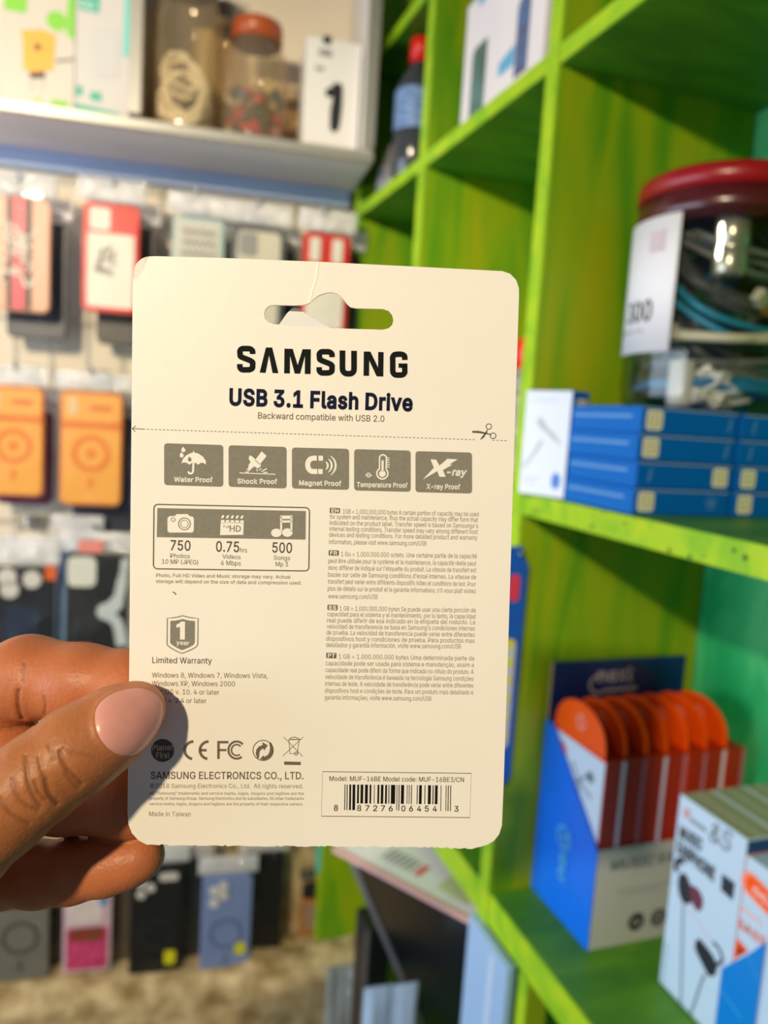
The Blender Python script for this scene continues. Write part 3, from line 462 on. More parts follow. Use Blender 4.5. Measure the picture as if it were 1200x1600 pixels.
for x, y, lab in ((28,284,'display peg holding the salmon pink case'),(176,292,'display peg holding the red rimmed case'),(308,304,'display peg holding the frosted scribbled case'),(404,322,'display peg holding the dark rimmed clear case'),(508,334,'display peg holding the red case with two panels')): peg(x, y, 0.105, lab)
# row 2
amber = mat('amber_relief', (226,120,34), rough=0.5); amber_d = mat('deep_amber', (206,92,20), rough=0.5)
def d_orange(t, w, h):
    P1(t, mat('light_amber', (240,166,70), rough=0.45), rrect(w*0.94, h*0.66, 0.006, 0, h*0.35), 'back_panel'); P1(t, mat('light_amber', (240,166,70)), rrect(w*0.94, h*0.24, 0.006, 0, h*0.855), 'camera_bar')
    b = mb(amber); b.strip(circ(0, h*0.46, w*0.27, 32), w*0.09, 0.0014, closed=True); b.flat(circ(0, h*0.46, w*0.08, 16), 0.0014); b.flat(rrect(w*0.07, h*0.10, 0.002, 0, h*0.20), 0.0014); b.build('magnet_ring', t)
    P1(t, mat('pale_label', (226,196,150), rough=0.6), rrect(w*0.14, h*0.15, 0.001, -w*0.30, h*0.87), 'label', 0.0012, 0.0016); P1(t, amber_d, rrect(w*0.34, h*0.035, 0.001, w*0.14, h*0.86), 'camera_slot', 0.0012, 0.0016)
hung_case(-26,603,68,775,0.095,'orange phone case with a magnet ring, left one of the orange pair', d_orange, body=(222,112,34), hdr=28)
hung_case(92,612,190,790,0.095,'orange phone case with a magnet ring, beside the edge of the held card', d_orange, body=(222,112,34), hdr=28)
hung_case(206,622,296,800,0.090,'slate blue phone case behind the left edge of the held card', None, body=(96,120,160), hdr=28)
hung_case(-8,640,82,788,0.050,'plum phone case peeping out below the left orange one', None, group='dark phone cases in the second row', body=(120,18,72))
hung_case(112,650,212,832,0.050,'dark navy phone case peeping out below the right orange one', None, group='dark phone cases in the second row', body=(44,48,66))
for x, y, lab in ((22,578,'display peg holding the left orange case'),(142,586,'display peg holding the right orange case'),(252,596,'display peg holding the slate blue case')): peg(x, y, 0.105, lab)
# row 3
def d_lenses(t, w, h):
    for (x, y) in ((-.22,.91),(.16,.89),(-.18,.80)): mb(lens).plate(circ(w*x, h*y, w*0.145, 20), 0.0003, 0.003).build('lens_ring', t)
    P1(t, mat('navy_sheen', (36,48,70), rough=0.3), rrect(w*0.5, h*0.5, 0.004, 0, h*0.4), 'back_panel')
    P1(t, mat('orange_tab', (214,92,18), rough=0.5), rrect(w*0.17, h*0.13, 0.002, w*0.44, h*0.95), 'orange_tab')
hung_case(-18,885,84,1062,0.095,'black phone case with three pale camera rings above the index finger', d_lenses, body=(22,26,36), hdr=46)
def d_splash(t, w, h):
    P1(t, mat('ivory_plate', (212,212,204), rough=0.4), rrect(w*0.46, h*0.24, 0.009, -w*0.24, h*0.86), 'camera_plate')
    b = mb(mat('pale_splash', (190,198,202), rough=0.45)); b.flat(circ(w*0.16, h*0.54, w*0.15, 20), 0.0012)
    b.strip(spline([(w*.16,h*.54),(w*.34,h*.62),(w*.42,h*.80),(w*.46,h*.97)],5), [0.020]*6+[0.014]*5+[0.010]*5, 0.00125); b.strip(spline([(w*.18,h*.52),(w*.36,h*.44),(w*.44,h*.26)],5), 0.015, 0.0013); b.build('splash_print', t)
    P1(t, mat('orange_tab', (214,92,18)), rrect(w*0.42, h*0.05, 0.003, -w*0.28, h*0.25), 'orange_bar')
hung_case(100,866,196,1058,0.095,'black phone case with a pale splash print and ivory camera plate', d_splash, body=(24,28,32), hdr=34)
hung_case(86,840,150,1030,0.070,'light blue phone case showing as a thin strip behind the splash one', None, group='phone cases at the back of the third row', body=(126,166,214))
hung_case(200,872,292,1050,0.090,'pale grey phone case in the third row behind the held card', None, body=(196,192,184), hdr=34)
mb(mat('salmon_sticker', (222,130,122), rough=0.6)).plate(rrect(0.032, 0.018, 0.002), 0, 0.0006).build('price_sticker', None, loc=tuple(wpt(142,854,0.102)), rotz=WROT)
tag(bpy.data.objects['price_sticker'], 'small salmon sticker on the bag header above the splash case', 'sticker')
for x, y, lab in ((32,832,'display peg holding the case with three camera rings'),(148,832,'display peg holding the splash print case'),(250,846,'display peg holding the pale grey case')): peg(x, y, 0.105, lab)
# bottom row
def d_ring(t, w, h, dark=(74,74,70), yellow=None, lens_on=True):
    b = mb(mat('ring_%d' % dark[0], dark, rough=0.5)); b.strip(circ(0, h*0.42, w*0.30, 32), w*0.07, 0.0008, closed=True); b.strip([(0, h*0.20), (0, h*0.09)], w*0.06, 0.0008); b.build('magnet_ring', t)
    if lens_on:
        P1(t, black_soft, rrect(w*0.46, h*0.25, 0.007, -w*0.22, h*0.845), 'camera_plate', 0.0003, 0.0024)
        for (x, y) in ((-.31,.90),(-.31,.79),(-.12,.845)): mb(lens).plate(circ(w*x, h*y, w*0.07, 16), 0.0025, 0.0034).build('lens_ring', t)
    if yellow: P1(t, mat('yellow_sticker', (214,206,24), rough=0.5), rrect(w*0.22, h*0.12, 0.004, w*yellow[0], h*yellow[1]), 'yellow_sticker', 0.0012, 0.0016)
hung_case(-14,1372,76,1532,0.085,'grey phone case with a magnet ring, far left of the bottom row', d_ring, body=(112,110,102))
def d_photo(t, w, h):
    P1(t, mat('pale_photo_print', (222,206,204), rough=0.4, noise=0.1, nscale=60), rrect(w*0.72, h*0.42, 0.004, -w*0.05, h*0.76), 'upper_print')
    P1(t, mat('magenta_photo_print', (222,78,130), rough=0.4, nscale=90, col2=(170,40,86)), rrect(w*0.84, h*0.46, 0.003, 0, h*0.27), 'lower_print'); P1(t, mat('dark_red_print', (150,30,50), nscale=120, col2=(110,80,30)), rrect(w*0.70, h*0.15, 0.006, 0, h*0.43), 'middle_print', 0.0012, 0.0016)
    P1(t, mat('blue_print', (60,140,190), rough=0.4), rrect(w*0.14, h*0.22, 0.004, w*0.32, h*0.84), 'blue_patch', 0.0012, 0.0016); P1(t, mat('pink_print', (230,110,160)), rrect(w*0.18, h*0.12, 0.004, w*0.12, h*0.92), 'pink_patch', 0.0012, 0.0016)
hung_case(97,1378,173,1519,0.085,'phone case with a pink and white picture print in the bottom row', d_photo, body=(206,176,190))
def d_black(t, w, h):
    d_ring(t, w, h, (30,30,30), (0.28,0.22), False)
    for (x, y) in ((-.30,.86),(-.12,.82),(-.30,.77)): mb(lens).plate(circ(w*x, h*y, w*0.085, 16), 0.0003, 0.003).build('lens_ring', t)
    P1(t, lens, rrect(w*0.36, h*0.06, 0.004, w*0.22, h*0.90), 'flash_plate', 0.0003, 0.002)
hung_case(200,1352,282,1537,0.085,'black phone case with a yellow sticker in the bottom row', d_black, body=(20,21,23))
def d_blue(t, w, h):
    d_ring(t, w, h, (92,108,150), (0.30,0.26), False)
    for (x, y) in ((-.26,.86),(-.08,.81),(-.26,.74),(-.08,.90)): mb(lens).plate(circ(w*x, h*y, w*0.095, 16), 0.0003, 0.003).build('lens_ring', t)
hung_case(311,1368,389,1523,0.085,'blue phone case with a yellow sticker in the bottom row', d_blue, body=(116,136,184))
hung_case(372,1334,436,1512,0.060,'black phone case with no sticker behind the blue one', None, group='dark phone cases at the back of the bottom row', body=(20,20,22))
hung_case(255,1345,320,1528,0.055,'dark case between the black and the blue bottom ones', None, group='dark phone cases at the back of the bottom row', body=(36,42,44))
hung_case(150,1360,215,1530,0.055,'brown grey case between the pink picture and the black one', None, group='dark phone cases at the back of the bottom row', body=(88,78,66))
hung_case(40,1380,105,1530,0.050,'dark brown case between the grey and the pink picture ones', None, group='dark phone cases at the back of the bottom row', body=(58,40,30))
for x, y, lab in ((30,1342,'display peg holding the grey case of the bottom row'),(134,1346,'display peg holding the pink picture case'),(240,1318,'display peg holding the black case with the yellow sticker'),(350,1334,'display peg holding the blue case')): peg(x, y, 0.095, lab)
# amber pouch at the end of the wall
lo_ = wpt(480,1522,0.03); t = thing('amber_pouch', 'small amber pouch with a black top hanging beside the green board', 'pouch', tuple(lo_), WROT)
h = wpt(480,1385,0.03)[2]-lo_[2]
mb(mat('amber_plastic', (176,112,40), rough=0.35)).plate([(-.012,0),(.013,0),(.018,h*.5),(.017,h*.84),(-.015,h*.84),(-.017,h*.5)], -.016, 0).build('pouch_body', t, bevel=0.004)
mb(black_soft).plate(rrect(.034, h*.16, .006, .002, h*.92), -.014, -.002).build('cap', t, bevel=0.003); mb(mat('pink_grey_label', (150,120,104), rough=0.5)).plate(rrect(.024, h*.3, .003, 0, h*.66), 0, .001).build('label', t)
mb(black_soft).plate(rrect(.010, h*.26, .003, .004, h*.34), 0, .001).build('print', t)
peg(482, 1378, 0.035, 'display peg holding the amber pouch')

# ------------------------------------------------------------------ wall cabinet with jars
alu = mat('brushed_aluminium', (188,184,176), rough=0.35, metal=0.6, bump=0.05); lav = mat('lavender_board', (236,226,236), rough=0.6); wht = mat('white_laminate', (238,234,232), rough=0.4); blu = mat('blue_edge_strip', (186,206,245), rough=0.45)
CD = 0.17; uR = wu(584,232,CD); uL = -1.05; zB = wz(300,208,CD); zT = zB+0.46; uD = wu(212,160,CD)
cab = thing('wall_cabinet', 'open white wall cabinet with aluminium edging at the top left', 'cabinet', tuple(WP), WROT)
def cb(m, name, u0, u1, o0, o1, z0, z1, bv=0.001): return mb(m).box(u0, u1, -o1, -o0, z0-CZ, z1-CZ).build(name, cab, bevel=bv)
cb(lav, 'bottom_board', uL, uR, 0.001, CD-0.004, zB-0.004, zB+0.008); cb(mat('cream_back_board', (236,224,204), rough=0.6), 'back_board', uL, uR-0.012, 0.001, 0.008, zB+0.008, zT)
cb(wht, 'end_panel', uR-0.016, uR-0.001, 0.0085, CD-0.004, zB+0.0085, zT); cb(alu, 'edge_frame', uL, uR, CD-0.0035, CD+0.004, zB-0.005, zB+0.0075); cb(alu, 'corner_frame', uR-0.017, uR, CD-0.0035, CD+0.004, zB+0.0125, zT)
cb(alu, 'middle_divider', uD-0.009, uD+0.007, 0.009, CD+0.004, zB+0.0125, zT); cb(blu, 'blue_rail', uL, uR-0.004, 0.001, 0.022, zB-0.026, zB-0.0045)
cb(lav, 'top_board', uL, uR, 0.001, CD, zT+0.0005, zT+0.016)
zS = zB+0.0085
def in_cab(px0, px1, o, z=None):
    u0, u1 = wu(px0, 150, o), wu(px1, 150, o); return WP+WD*(u0+u1)/2-WN*o+np.array([0,0,(z or zS)-CZ]), u1-u0
def hcab(px, py0, o): return wz(px, py0, o)-zS
# charger box and phone accessory box
p, w = in_cab(-1, 116, 0.155); hB = 0.20; t = thing('charger_box', 'white and green box with a picture of an orange plug charger', 'box', tuple(p), WROT)
cardw = mat('glossy_white_carton', (212,204,194), rough=0.35); grn = mat('lime_print', (130,206,60), rough=0.45); teal = mat('teal_print', (36,178,156), rough=0.45)
mb(cardw).box(-w/2, w/2, 0, 0.055, 0, hB).build('carton', t, bevel=0.001)
k = w/117
def bp(x, y, base=150): return ((x-58)*k, (base-y)*k+0.004)
b = mb(mat('orange_charger_print', (244,176,62), rough=0.4)); b.flat([bp(*q) for q in ((30,37),(64,30),(86,36),(83,92),(45,101),(36,96),(35,45))], 0.0004); b.build('charger_print', t)
b = mb(mat('dark_print', (70,52,50))); b.flat(circ(*bp(58,59), 0.004, 12), 0.0008); b.flat([bp(*q) for q in ((44,101),(70,96),(70,106),(48,110))], 0.0006); b.strip([bp(86,77), bp(116,69)], 0.0022, 0.0006); b.use(mat('pale_pin_print', (214,200,196))); b.flat([bp(*q) for q in ((46,110),(52,109),(50,128),(44,128))],0.0006); b.flat([bp(*q) for q in ((62,108),(68,107),(68,126),(62,126))],0.0006); b.build('plug_print', t)
for nm_, pl in (('lime_print',[bp(*q) for q in ((6,-30),(42,-30),(40,9),(6,9))]),('lime_dot',circ(*bp(87,13), 0.0115, 20)),('lime_side_print',[bp(*q) for q in ((105,-40),(116,-40),(115,40),(102,30))]),('lime_base_print',[bp(*q) for q in ((80,138),(108,138),(107,148),(80,147))]),('lime_leaf_print',[bp(*q) for q in ((50,142),(64,136),(62,144))])):
    b = mb(grn); b.flat(pl, 0.0004); b.build(nm_, t)
p, w = in_cab(117, 203, 0.158); t = thing('accessory_box', 'white and teal box with a pale grey device picture beside the charger box', 'box', tuple(p), WROT); k = w/86
mb(mat('pale_carton', (210,205,205), rough=0.35)).box(-w/2, w/2, 0, 0.05, 0, hB).build('carton', t, bevel=0.001)
def bq(x, y): return ((x-160)*k, (170-y)*k+0.002)
for nm_, m_, pl in (('teal_header',teal,((119,-30),(153,-30),(152,14),(120,12))),('teal_footer',teal,((117,158),(189,164),(189,174),(117,168))),('teal_mark',teal,((119,130),(129,130),(128,146),(118,145))),('teal_badge',teal,((141,136),(158,136),(158,150),(140,149))),('teal_side_print',mat('pale_teal_print', (120,206,196)),((191,-20),(203,-20),(202,74),(190,74)))):
    b = mb(m_); b.flat([bq(*q) for q in pl], 0.0004); b.build(nm_, t)
b = mb(mat('pale_device_print', (204,202,204), rough=0.5)); b.flat([bq(*q) for q in spline([(142,44),(176,36),(182,44),(185,100),(178,108),(152,112),(147,104)],4,True)], 0.0005); b.use(mat('white_line_print', (246,244,240))); b.strip([bq(*p) for p in circ(127,3,5,12)], 0.0012, 0.0008, closed=True); b.strip([bq(*p) for p in circ(140,4,5,12)], 0.0012, 0.0008, closed=True); b.build('device_print', t)
# jars
jarf = film('clear_jar_plastic', tint=(248,240,224), gloss=0.06, rough=0.07, bump=0.35, bscale=25, haze=0.13, hcol=(236,216,184)); redlid = mat('red_plastic_lid', (178,84,42), rough=0.35)
def jar(px, o, r, h, label, lid, neck=0.86, body=None, lidmat=None):
    p, _ = in_cab(px-1, px+1, o); t = thing('plastic_jar', label, 'jar', tuple(p), WROT, 'jars in the wall cabinet')
    prof = [(0.001,0.0005),(r*0.92,0.0005),(r,0.006)]+[(r*(1+(0.012 if i % 2 else -0.004)), 0.012+(h*0.62-0.012)*i/11) for i in range(12)]+[(r*0.97,h*0.68),(r*0.88,h*0.75),(r*neck*0.86,h*0.80),(r*neck*0.84,h*0.84)]
    mb(body or jarf).lathe(prof, 36).build('jar_body', t)
    mb(lidmat or redlid).lathe([(r*neck*0.88,h*0.83),(r*neck*0.90,h*0.83),(r*neck*0.91,h*0.95),(r*neck*0.86,h*0.985),(r*neck*0.6,h),(0.001,h)], 36).build('lid', t)
    return t, p
r_ = (wu(448,150,0.11)-wu(345,150,0.11))/2
jt, jp = jar(398, 0.105, r_, hcab(398,36,0.105), 'clear jar with an orange red lid holding small mixed parts', True)
def bits(name, label, p, r, z0, z1, n, cols, s0, s1, seed, rot=WROT):
    rr = random.Random(seed); ms = [mat('bit_%d_%d_%d' % c, c, rough=0.4) for c in cols]; b = MB()
    for i in range(n):
        a, q = rr.uniform(0, 6.28), r*math.sqrt(rr.random())*0.84; c = np.array([q*math.cos(a), q*math.sin(a), z0+(z1-z0)*rr.random()**1.3]); s = rr.uniform(s0, s1)
        b.use(rr.choice(ms)); A = np.array(Matrix.Rotation(rr.uniform(0,3), 3, Vector((rr.random(), rr.random(), rr.random()))))
        d = A @ np.array([s*1.6, s*0.8, s*0.7]); vs = [A @ np.array([x*s*1.5, y*s*0.8, z*s*0.7])+c for z in (-1,1) for y in (-1,1) for x in (-1,1)]
        for v in vs: v[2] = max(v[2], 0.002); q2 = math.hypot(v[0], v[1]); v[0:2] *= min(1, r*0.93/max(q2, 1e-6))
        b.add(vs, [(0,2,3,1),(4,5,7,6),(0,1,5,4),(2,6,7,3),(0,4,6,2),(1,3,7,5)])
    return tag(b.build(name, loc=tuple(p), rotz=rot), label, 'small parts', kind='stuff')
bits('small_parts', 'mixed dark and red small parts filling the jar with the orange red lid', jp, r_, 0.006, 0.070, 170, [(60,58,50),(70,66,54),(150,140,116),(200,30,30),(200,30,30),(210,200,180),(88,84,70),(60,70,100)], 0.004, 0.007, 4)
# tall cable jar
r2 = (wu(345,150,0.11)-wu(234,150,0.11))/2
jt, jp2 = jar(290, 0.105, r2, 0.228, 'tall clear jar of white cable bundles left of the orange red lidded jar', True, neck=0.92, lidmat=mat('brown_red_lid', (150,70,44), rough=0.4))
def coil(r, turns, n, c, tilt, wob, seed, squash=1.0):
    rr = np.random.RandomState(seed); ph = rr.rand(4)*6.28; T = np.linspace(0, turns*2*math.pi, n)
    P = np.stack([(r+wob*np.sin(2.3*T+ph[0]))*np.cos(T), (r+wob*np.sin(1.7*T+ph[1]))*np.sin(T)*squash, wob*1.2*np.sin(0.9*T+ph[2])+0.0006*T], 1)
    return P @ np.array(Matrix.Rotation(tilt[0], 3, 'X') @ Matrix.Rotation(tilt[1], 3, 'Z')).T+np.array(c)
def clampc(P, R, z0, z1):
    q = np.hypot(P[:,0], P[:,1]); s = np.minimum(1, R/np.maximum(q, 1e-6)); P = P.copy(); P[:,0] *= s; P[:,1] *= s; P[:,2] = np.clip(P[:,2], z0, z1); return P
ivory = mat('ivory_cable', (244,236,220), rough=0.4)
for i, (c, tl, lab) in enumerate((((-0.003,-0.008,0.034),(1.15,0.2),'ivory cable bundle at the bottom of the tall jar'),((0.002,-0.004,0.048),(1.35,0.8),'ivory cable bundle in the middle of the tall jar'),((-0.006,0.002,0.074),(1.45,0.3),'ivory cable bundle rising to a point in the tall jar'))):
    tag(mb(ivory).tube(clampc(coil(0.030-0.004*i, 7, 180, c, tl, 0.006, 20+i), r2*0.86, 0.006, 0.115), 0.0028, 7).build('cable_bundle', loc=tuple(jp2), rotz=WROT), lab, 'cable', 'cable bundles in the tall jar')
jar(348, 0.036, 0.024, 0.215, 'clear jar half hidden behind the two front jars', True, lidmat=mat('grey_lid', (150,140,128), rough=0.5))
jar(458, 0.034, 0.022, 0.115, 'small clear jar squeezed behind the white headset box', True, lidmat=mat('cream_lid', (206,190,168), rough=0.5))
p, w = in_cab(476, 562, 0.150); hH = hcab(520,62,0.150); t = thing('headset_box', 'white box with a picture of a black wireless earpiece at the right end', 'box', tuple(p), WROT); k = w/86
mb(wht).box(-w/2, w/2, 0, 0.07, 0, hH).build('carton', t, bevel=0.001)
def bh(x, y): return ((x-519)*k, (226-y)*k)
b = mb(mat('black_print', (40,40,44), rough=0.4)); b.flat([bh(*q) for q in spline([(518,128),(526,124),(534,128),(535,160),(532,190),(525,197),(518,192),(517,165),(519,150)],4,True)], 0.0005); b.flat([bh(*q) for q in spline([(508,138),(514,132),(522,134),(520,144),(510,146)],4,True)], 0.0005)
b.flat([bh(*q) for q in ((500,58),(513,58),(513,70),(500,70))], 0.0005); b.use(mat('grey_print', (150,150,152))); b.flat([bh(*q) for q in ((495,78),(515,78),(515,88),(495,88))], 0.0005); b.flat([bh(*q) for q in ((490,104),(504,104),(504,110),(490,110))], 0.0005); b.build('earpiece_print', t)
# ------------------------------------------------------------------ green shelving
def paint(name, a, b_, c, sc=(60, 60, 9)):
    m = mat(name, a, rough=0.5, spec=0.35, noise=0.2, nscale=1.0, col2=b_, stretch=sc, bump=0.25, bscale=2.0, detail=6)
    nt = m.node_tree; rp = [n for n in nt.nodes if n.type == 'VALTORGB'][0]; e = rp.color_ramp.elements.new(0.52); e.color = lin(c)
    nn = [n for n in nt.nodes if n.type == 'TEX_NOISE'][0]; nn.inputs['Distortion'].default_value = 0.6; rp.color_ramp.elements[0].position = 0.36; rp.color_ramp.elements[2].position = 0.72
    return m
g_div = paint('streaky_green_paint', (164,170,12), (92,152,16), (134,168,14), (30,30,4)); g_edge = paint('lime_edge_paint', (178,206,22), (132,186,22), (158,198,22), (40,40,40)); g_shelf = paint('green_shelf_paint', (98,158,34), (64,126,36), (80,142,34), (10,28,28)); g_back = paint('teal_green_paint', (110,206,134), (14,160,92), (56,184,112), (20,20,8))
XF, XB = 0.34, 0.548; ZU, ZM, ZL, ZX = CZ+0.316, CZ-0.0545, CZ-0.430, CZ+0.516
unit = thing('shelving_unit', 'green hand painted shelving unit with cubby holes filling the right side', 'shelving', (XF, 0.9, 0))
def ub(m, name, x0, x1, y0, y1, z0, z1, edge=True, bv=0.0012):
    o = mb(m).box(x0-XF, x1-XF, y0-0.9, y1-0.9, z0, z1).build(name, unit, bevel=bv)
    if edge: mb(g_edge).box(x0-0.0012-XF, x0-0.0002-XF, y0-0.9+0.0005, y1-0.9-0.0005, z0+0.0005, z1-0.0005).build('lipping', o)
    return o
Z0, Z1 = 0.001, CZ+0.75
ub(g_back, 'back_panel', XB, XB+0.006, 0.10, 1.172, Z0, Z1, False)
for y0, y1 in ((0.17,0.19),(0.593,0.613),(0.886,0.906),(1.15,1.17)): ub(g_div, 'divider', XF, XB-0.0005, y0, y1, Z0, Z1)
bays = ((0.19,0.593),(0.613,0.886),(0.906,1.15))
for zt, th in ((ZU,0.0165),(ZM,0.0195),(ZL,0.031),(ZX,0.016)):
    for y0, y1 in bays: ub(g_shelf, 'shelf', XF+0.0004, XB-0.0005, y0+0.0003, y1-0.0003, zt-th, zt)
# worn spots on the middle shelf edge
b = mb(mat('worn_dark_spot', (70,96,34), rough=0.8)); r = random.Random(5)
for i in range(16): y, z = 0.33+0.25*r.random(), ZM-0.002-0.016*r.random(); b.flat([( -(y-0.9)+q[0], z+q[1]) for q in circ(0,0,r.uniform(0.0006,0.0020),7)], 0.00135, LEFT)
b.build('worn_marks', unit)

def carton(name, label, x0, x1, y0, y1, z0, z1, m, group=None, cat='box', bv=0.0008, cut=None):
    """box standing in the shelving: origin at the front left lower edge (x0, y0, z0); children use x right, y away, z up"""
    t = thing(name, label, cat, (x0, y0, z0), 0, group); mb(m).box(0, x1-x0, 0, y1-y0, 0, z1-z0).build('carton', t, bevel=bv); return t
# far upper cubby: bottle with a red cap
cx, cy = 0.3665, 1.0; t = thing('bottle', 'dark bottle with a red cap and pale blue label on the upper shelf', 'bottle', (cx, cy, ZU))
mb(mat('smoky_bottle', (58,62,66), rough=0.15, spec=0.6)).lathe([(0.001,0.0005),(0.026,0.0005),(0.029,0.004),(0.029,0.055),(0.027,0.062),(0.029,0.070),(0.029,0.112),(0.022,0.130),(0.012,0.142),(0.011,0.150)], 32).build('bottle_body', t)
mb(mat('pale_blue_label', (140,170,214), rough=0.25, nscale=70, col2=(70,100,150), stretch=(1,1,5))).lathe([(0.0296,0.060),(0.0296,0.110)], 32).build('label', t); mb(mat('red_cap', (222,24,16), rough=0.35)).lathe([(0.0125,0.147),(0.0135,0.147),(0.0135,0.174),(0.012,0.178),(0.001,0.178)], 24).build('cap', t)
t = thing('plastic_pouch', 'grey plastic pouch slumped beside the red capped bottle', 'pouch', (0.372, 1.078, ZU)); b = mb(mat('grey_film', (126,126,130), rough=0.25, bump=0.6, bscale=50))
b.lathe([(0.001,0.0005),(0.026,0.0005),(0.030,0.010),(0.026,0.040),(0.016,0.066),(0.006,0.080),(0.001,0.082)], 24, sy=0.8).build('pouch_body', t)
# middle upper cubby: three phone boxes
white_c = mat('white_carton', (236,228,232), rough=0.35); pinkw = mat('soft_white_carton', (240,230,232), rough=0.35); skyb = mat('sky_blue_print', (96,176,214), rough=0.4); slate = mat('slate_screen_print', (92,88,120), rough=0.35, nscale=40, col2=(70,120,170), stretch=(1,1,3)); tealp = mat('teal_screen_print', (84,128,124), rough=0.35, nscale=30, col2=(60,84,74))
def lp(y): return -y                       # on a left face u runs towards the camera
t = carton('phone_box', 'white phone box with a teal screen picture, farthest of three on the upper shelf', 0.346, 0.385, 0.722, 0.806, ZU+0.0006, ZU+0.125, white_c, 'phone boxes on the upper shelf')
w = 0.084
b = mb(tealp); b.flat([(-w+0.022,0.001),(-w+0.022,0.066),(-w+0.027,0.072),(-w+0.056,0.072),(-w+0.056,0.001)], 0.0004, LEFT); b.build('screen_print', t); b = mb(skyb); b.flat([(-w+0.028,0.112),(-w+0.044,0.112),(-w+0.044,0.122),(-w+0.028,0.122)], 0.0004, LEFT); b.build('blue_mark', t)
t = carton('phone_box', 'white phone box with a slate screen picture and blue corners on the upper shelf', 0.342, 0.385, 0.628, 0.7155, ZU+0.0006, ZU+0.165, pinkw, 'phone boxes on the upper shelf'); w = 0.0875
b = mb(slate); b.flat([(-w+0.036,0.004),(-w+0.036,0.066),(-w+0.040,0.072),(-w+0.060,0.072),(-w+0.060,0.004)], 0.0004, LEFT); b.build('screen_print', t)
b = mb(skyb); b.flat([(-w+0.003,0.018),(-w+0.034,0.018),(-w+0.034,0.036),(-w+0.003,0.030)], 0.0004, LEFT); b.build('blue_band', t); b = mb(skyb); b.flat([(-w+0.006,0.110),(-w+0.026,0.110),(-w+0.026,0.164),(-w+0.006,0.164)], 0.0004, LEFT); b.build('blue_corner', t)
b = mb(mat('grey_violet_print', (130,118,130), rough=0.4)); b.flat([(-w+0.030,0.135),(-w+0.058,0.150),(-w+0.060,0.164),(-w+0.030,0.164)], 0.0004, LEFT); b.strip([(-w+0.040,0.084),(-w+0.062,0.084)], 0.006, 0.0004, LEFT); b.build('grey_mark', t)
t = carton('phone_box', 'white phone box with a violet blue printed side, nearest of three on the upper shelf', 0.347, 0.385, 0.6145, 0.6265, ZU+0.0006, ZU+0.160, slate, 'phone boxes on the upper shelf')
# middle lower cubby: sprayer with red top behind the held card, blister strip on the divider
t = thing('spray_bottle', 'grey striped bottle with a red top behind the right edge of the held card', 'bottle', (0.395, 0.70, ZM))
mb(mat('striped_grey_bottle', (190,186,184), rough=0.35, nscale=1.0, col2=(60,60,66), stretch=(1,1,160))).lathe([(0.001,0.0005),(0.026,0.0005),(0.027,0.006),(0.027,0.095),(0.018,0.110),(0.012,0.116)], 28).build('bottle_body', t)
mb(mat('red_cap', (222,24,16))).lathe([(0.013,0.115),(0.015,0.116),(0.015,0.142),(0.012,0.146),(0.001,0.146)], 24).build('cap', t)
t = thing('blister_strip', 'tall blue blister strip with yellow dots hanging on the divider beside the card', 'blister pack', (0.334, 0.589, CZ-0.3215))
mb(mat('blue_backing_card', (30,90,200), rough=0.35)).plate(rrect(0.026, 0.210, 0.009, 0, 0.105), 0, 0.002, FRONT).build('backing_card', t); mb(mat('pale_blister', (196,206,226), rough=0.2)).plate(rrect(0.017, 0.100, 0.004, -0.001, 0.086), 0.0021, 0.0034, FRONT).build('blister', t, bevel=0.0008)
for i in range(6): mb(mat('yellow_dot', (226,222,40), rough=0.35)).plate(rrect(0.009, 0.008, 0.003, 0, 0.048+i*0.017), 0.0035, 0.0041, FRONT).build('yellow_dot', t)
mb(mat('pink_red_print', (226,60,90), rough=0.4)).plate(rrect(0.010, 0.024, 0.004, 0.001, 0.183), 0.0021, 0.0026, FRONT).build('red_print', t); mb(chrome).tube([(0.004,0.004,0.214),(0.004,-0.006,0.214)], 0.0016, 8).build('hook', t); mb(mat('blue_backing_card', (30,90,200))).plate([(-0.012,0.204),(0.012,0.204),(0.006,0.220),(-0.006,0.220)], 0, 0.001, FRONT).build('hang_tab', t)

# middle shelf: stack of blue earphone boxes, standing box, big jar
blue_d = mat('deep_blue_carton', (4,100,196), rough=0.4, spec=0.2); blue_l = mat('bright_blue_carton', (0,104,196), rough=0.4, spec=0.15); emb = mat('cream_emblem', (252,248,220), rough=0.45); emb_d = mat('emblem_line', (150,140,100), rough=0.5); edgep = mat('pale_carton_edge', (150,168,190), rough=0.6); faint = mat('faint_blue_print', (96,152,210), rough=0.5)
def emblem(t, u, v, s, at):
    b = mb(emb); b.flat(rrect(s, s, s*0.18, u, v), 0.0004, FRONT, at); b.build('emblem', t)
    b = mb(emb_d); b.strip(rrect(s*0.62, s*0.62, s*0.08, u, v), s*0.08, 0.0006, FRONT, at, closed=True); b.strip([(u-s*0.12,v-s*0.14),(u-s*0.12,v+s*0.14),(u+s*0.12,v-s*0.14),(u+s*0.12,v+s*0.14)], s*0.07, 0.0006, FRONT, at); b.build('emblem_line', t)
lev = ('bottom', 'second', 'third', 'top'); ht = 0.0187
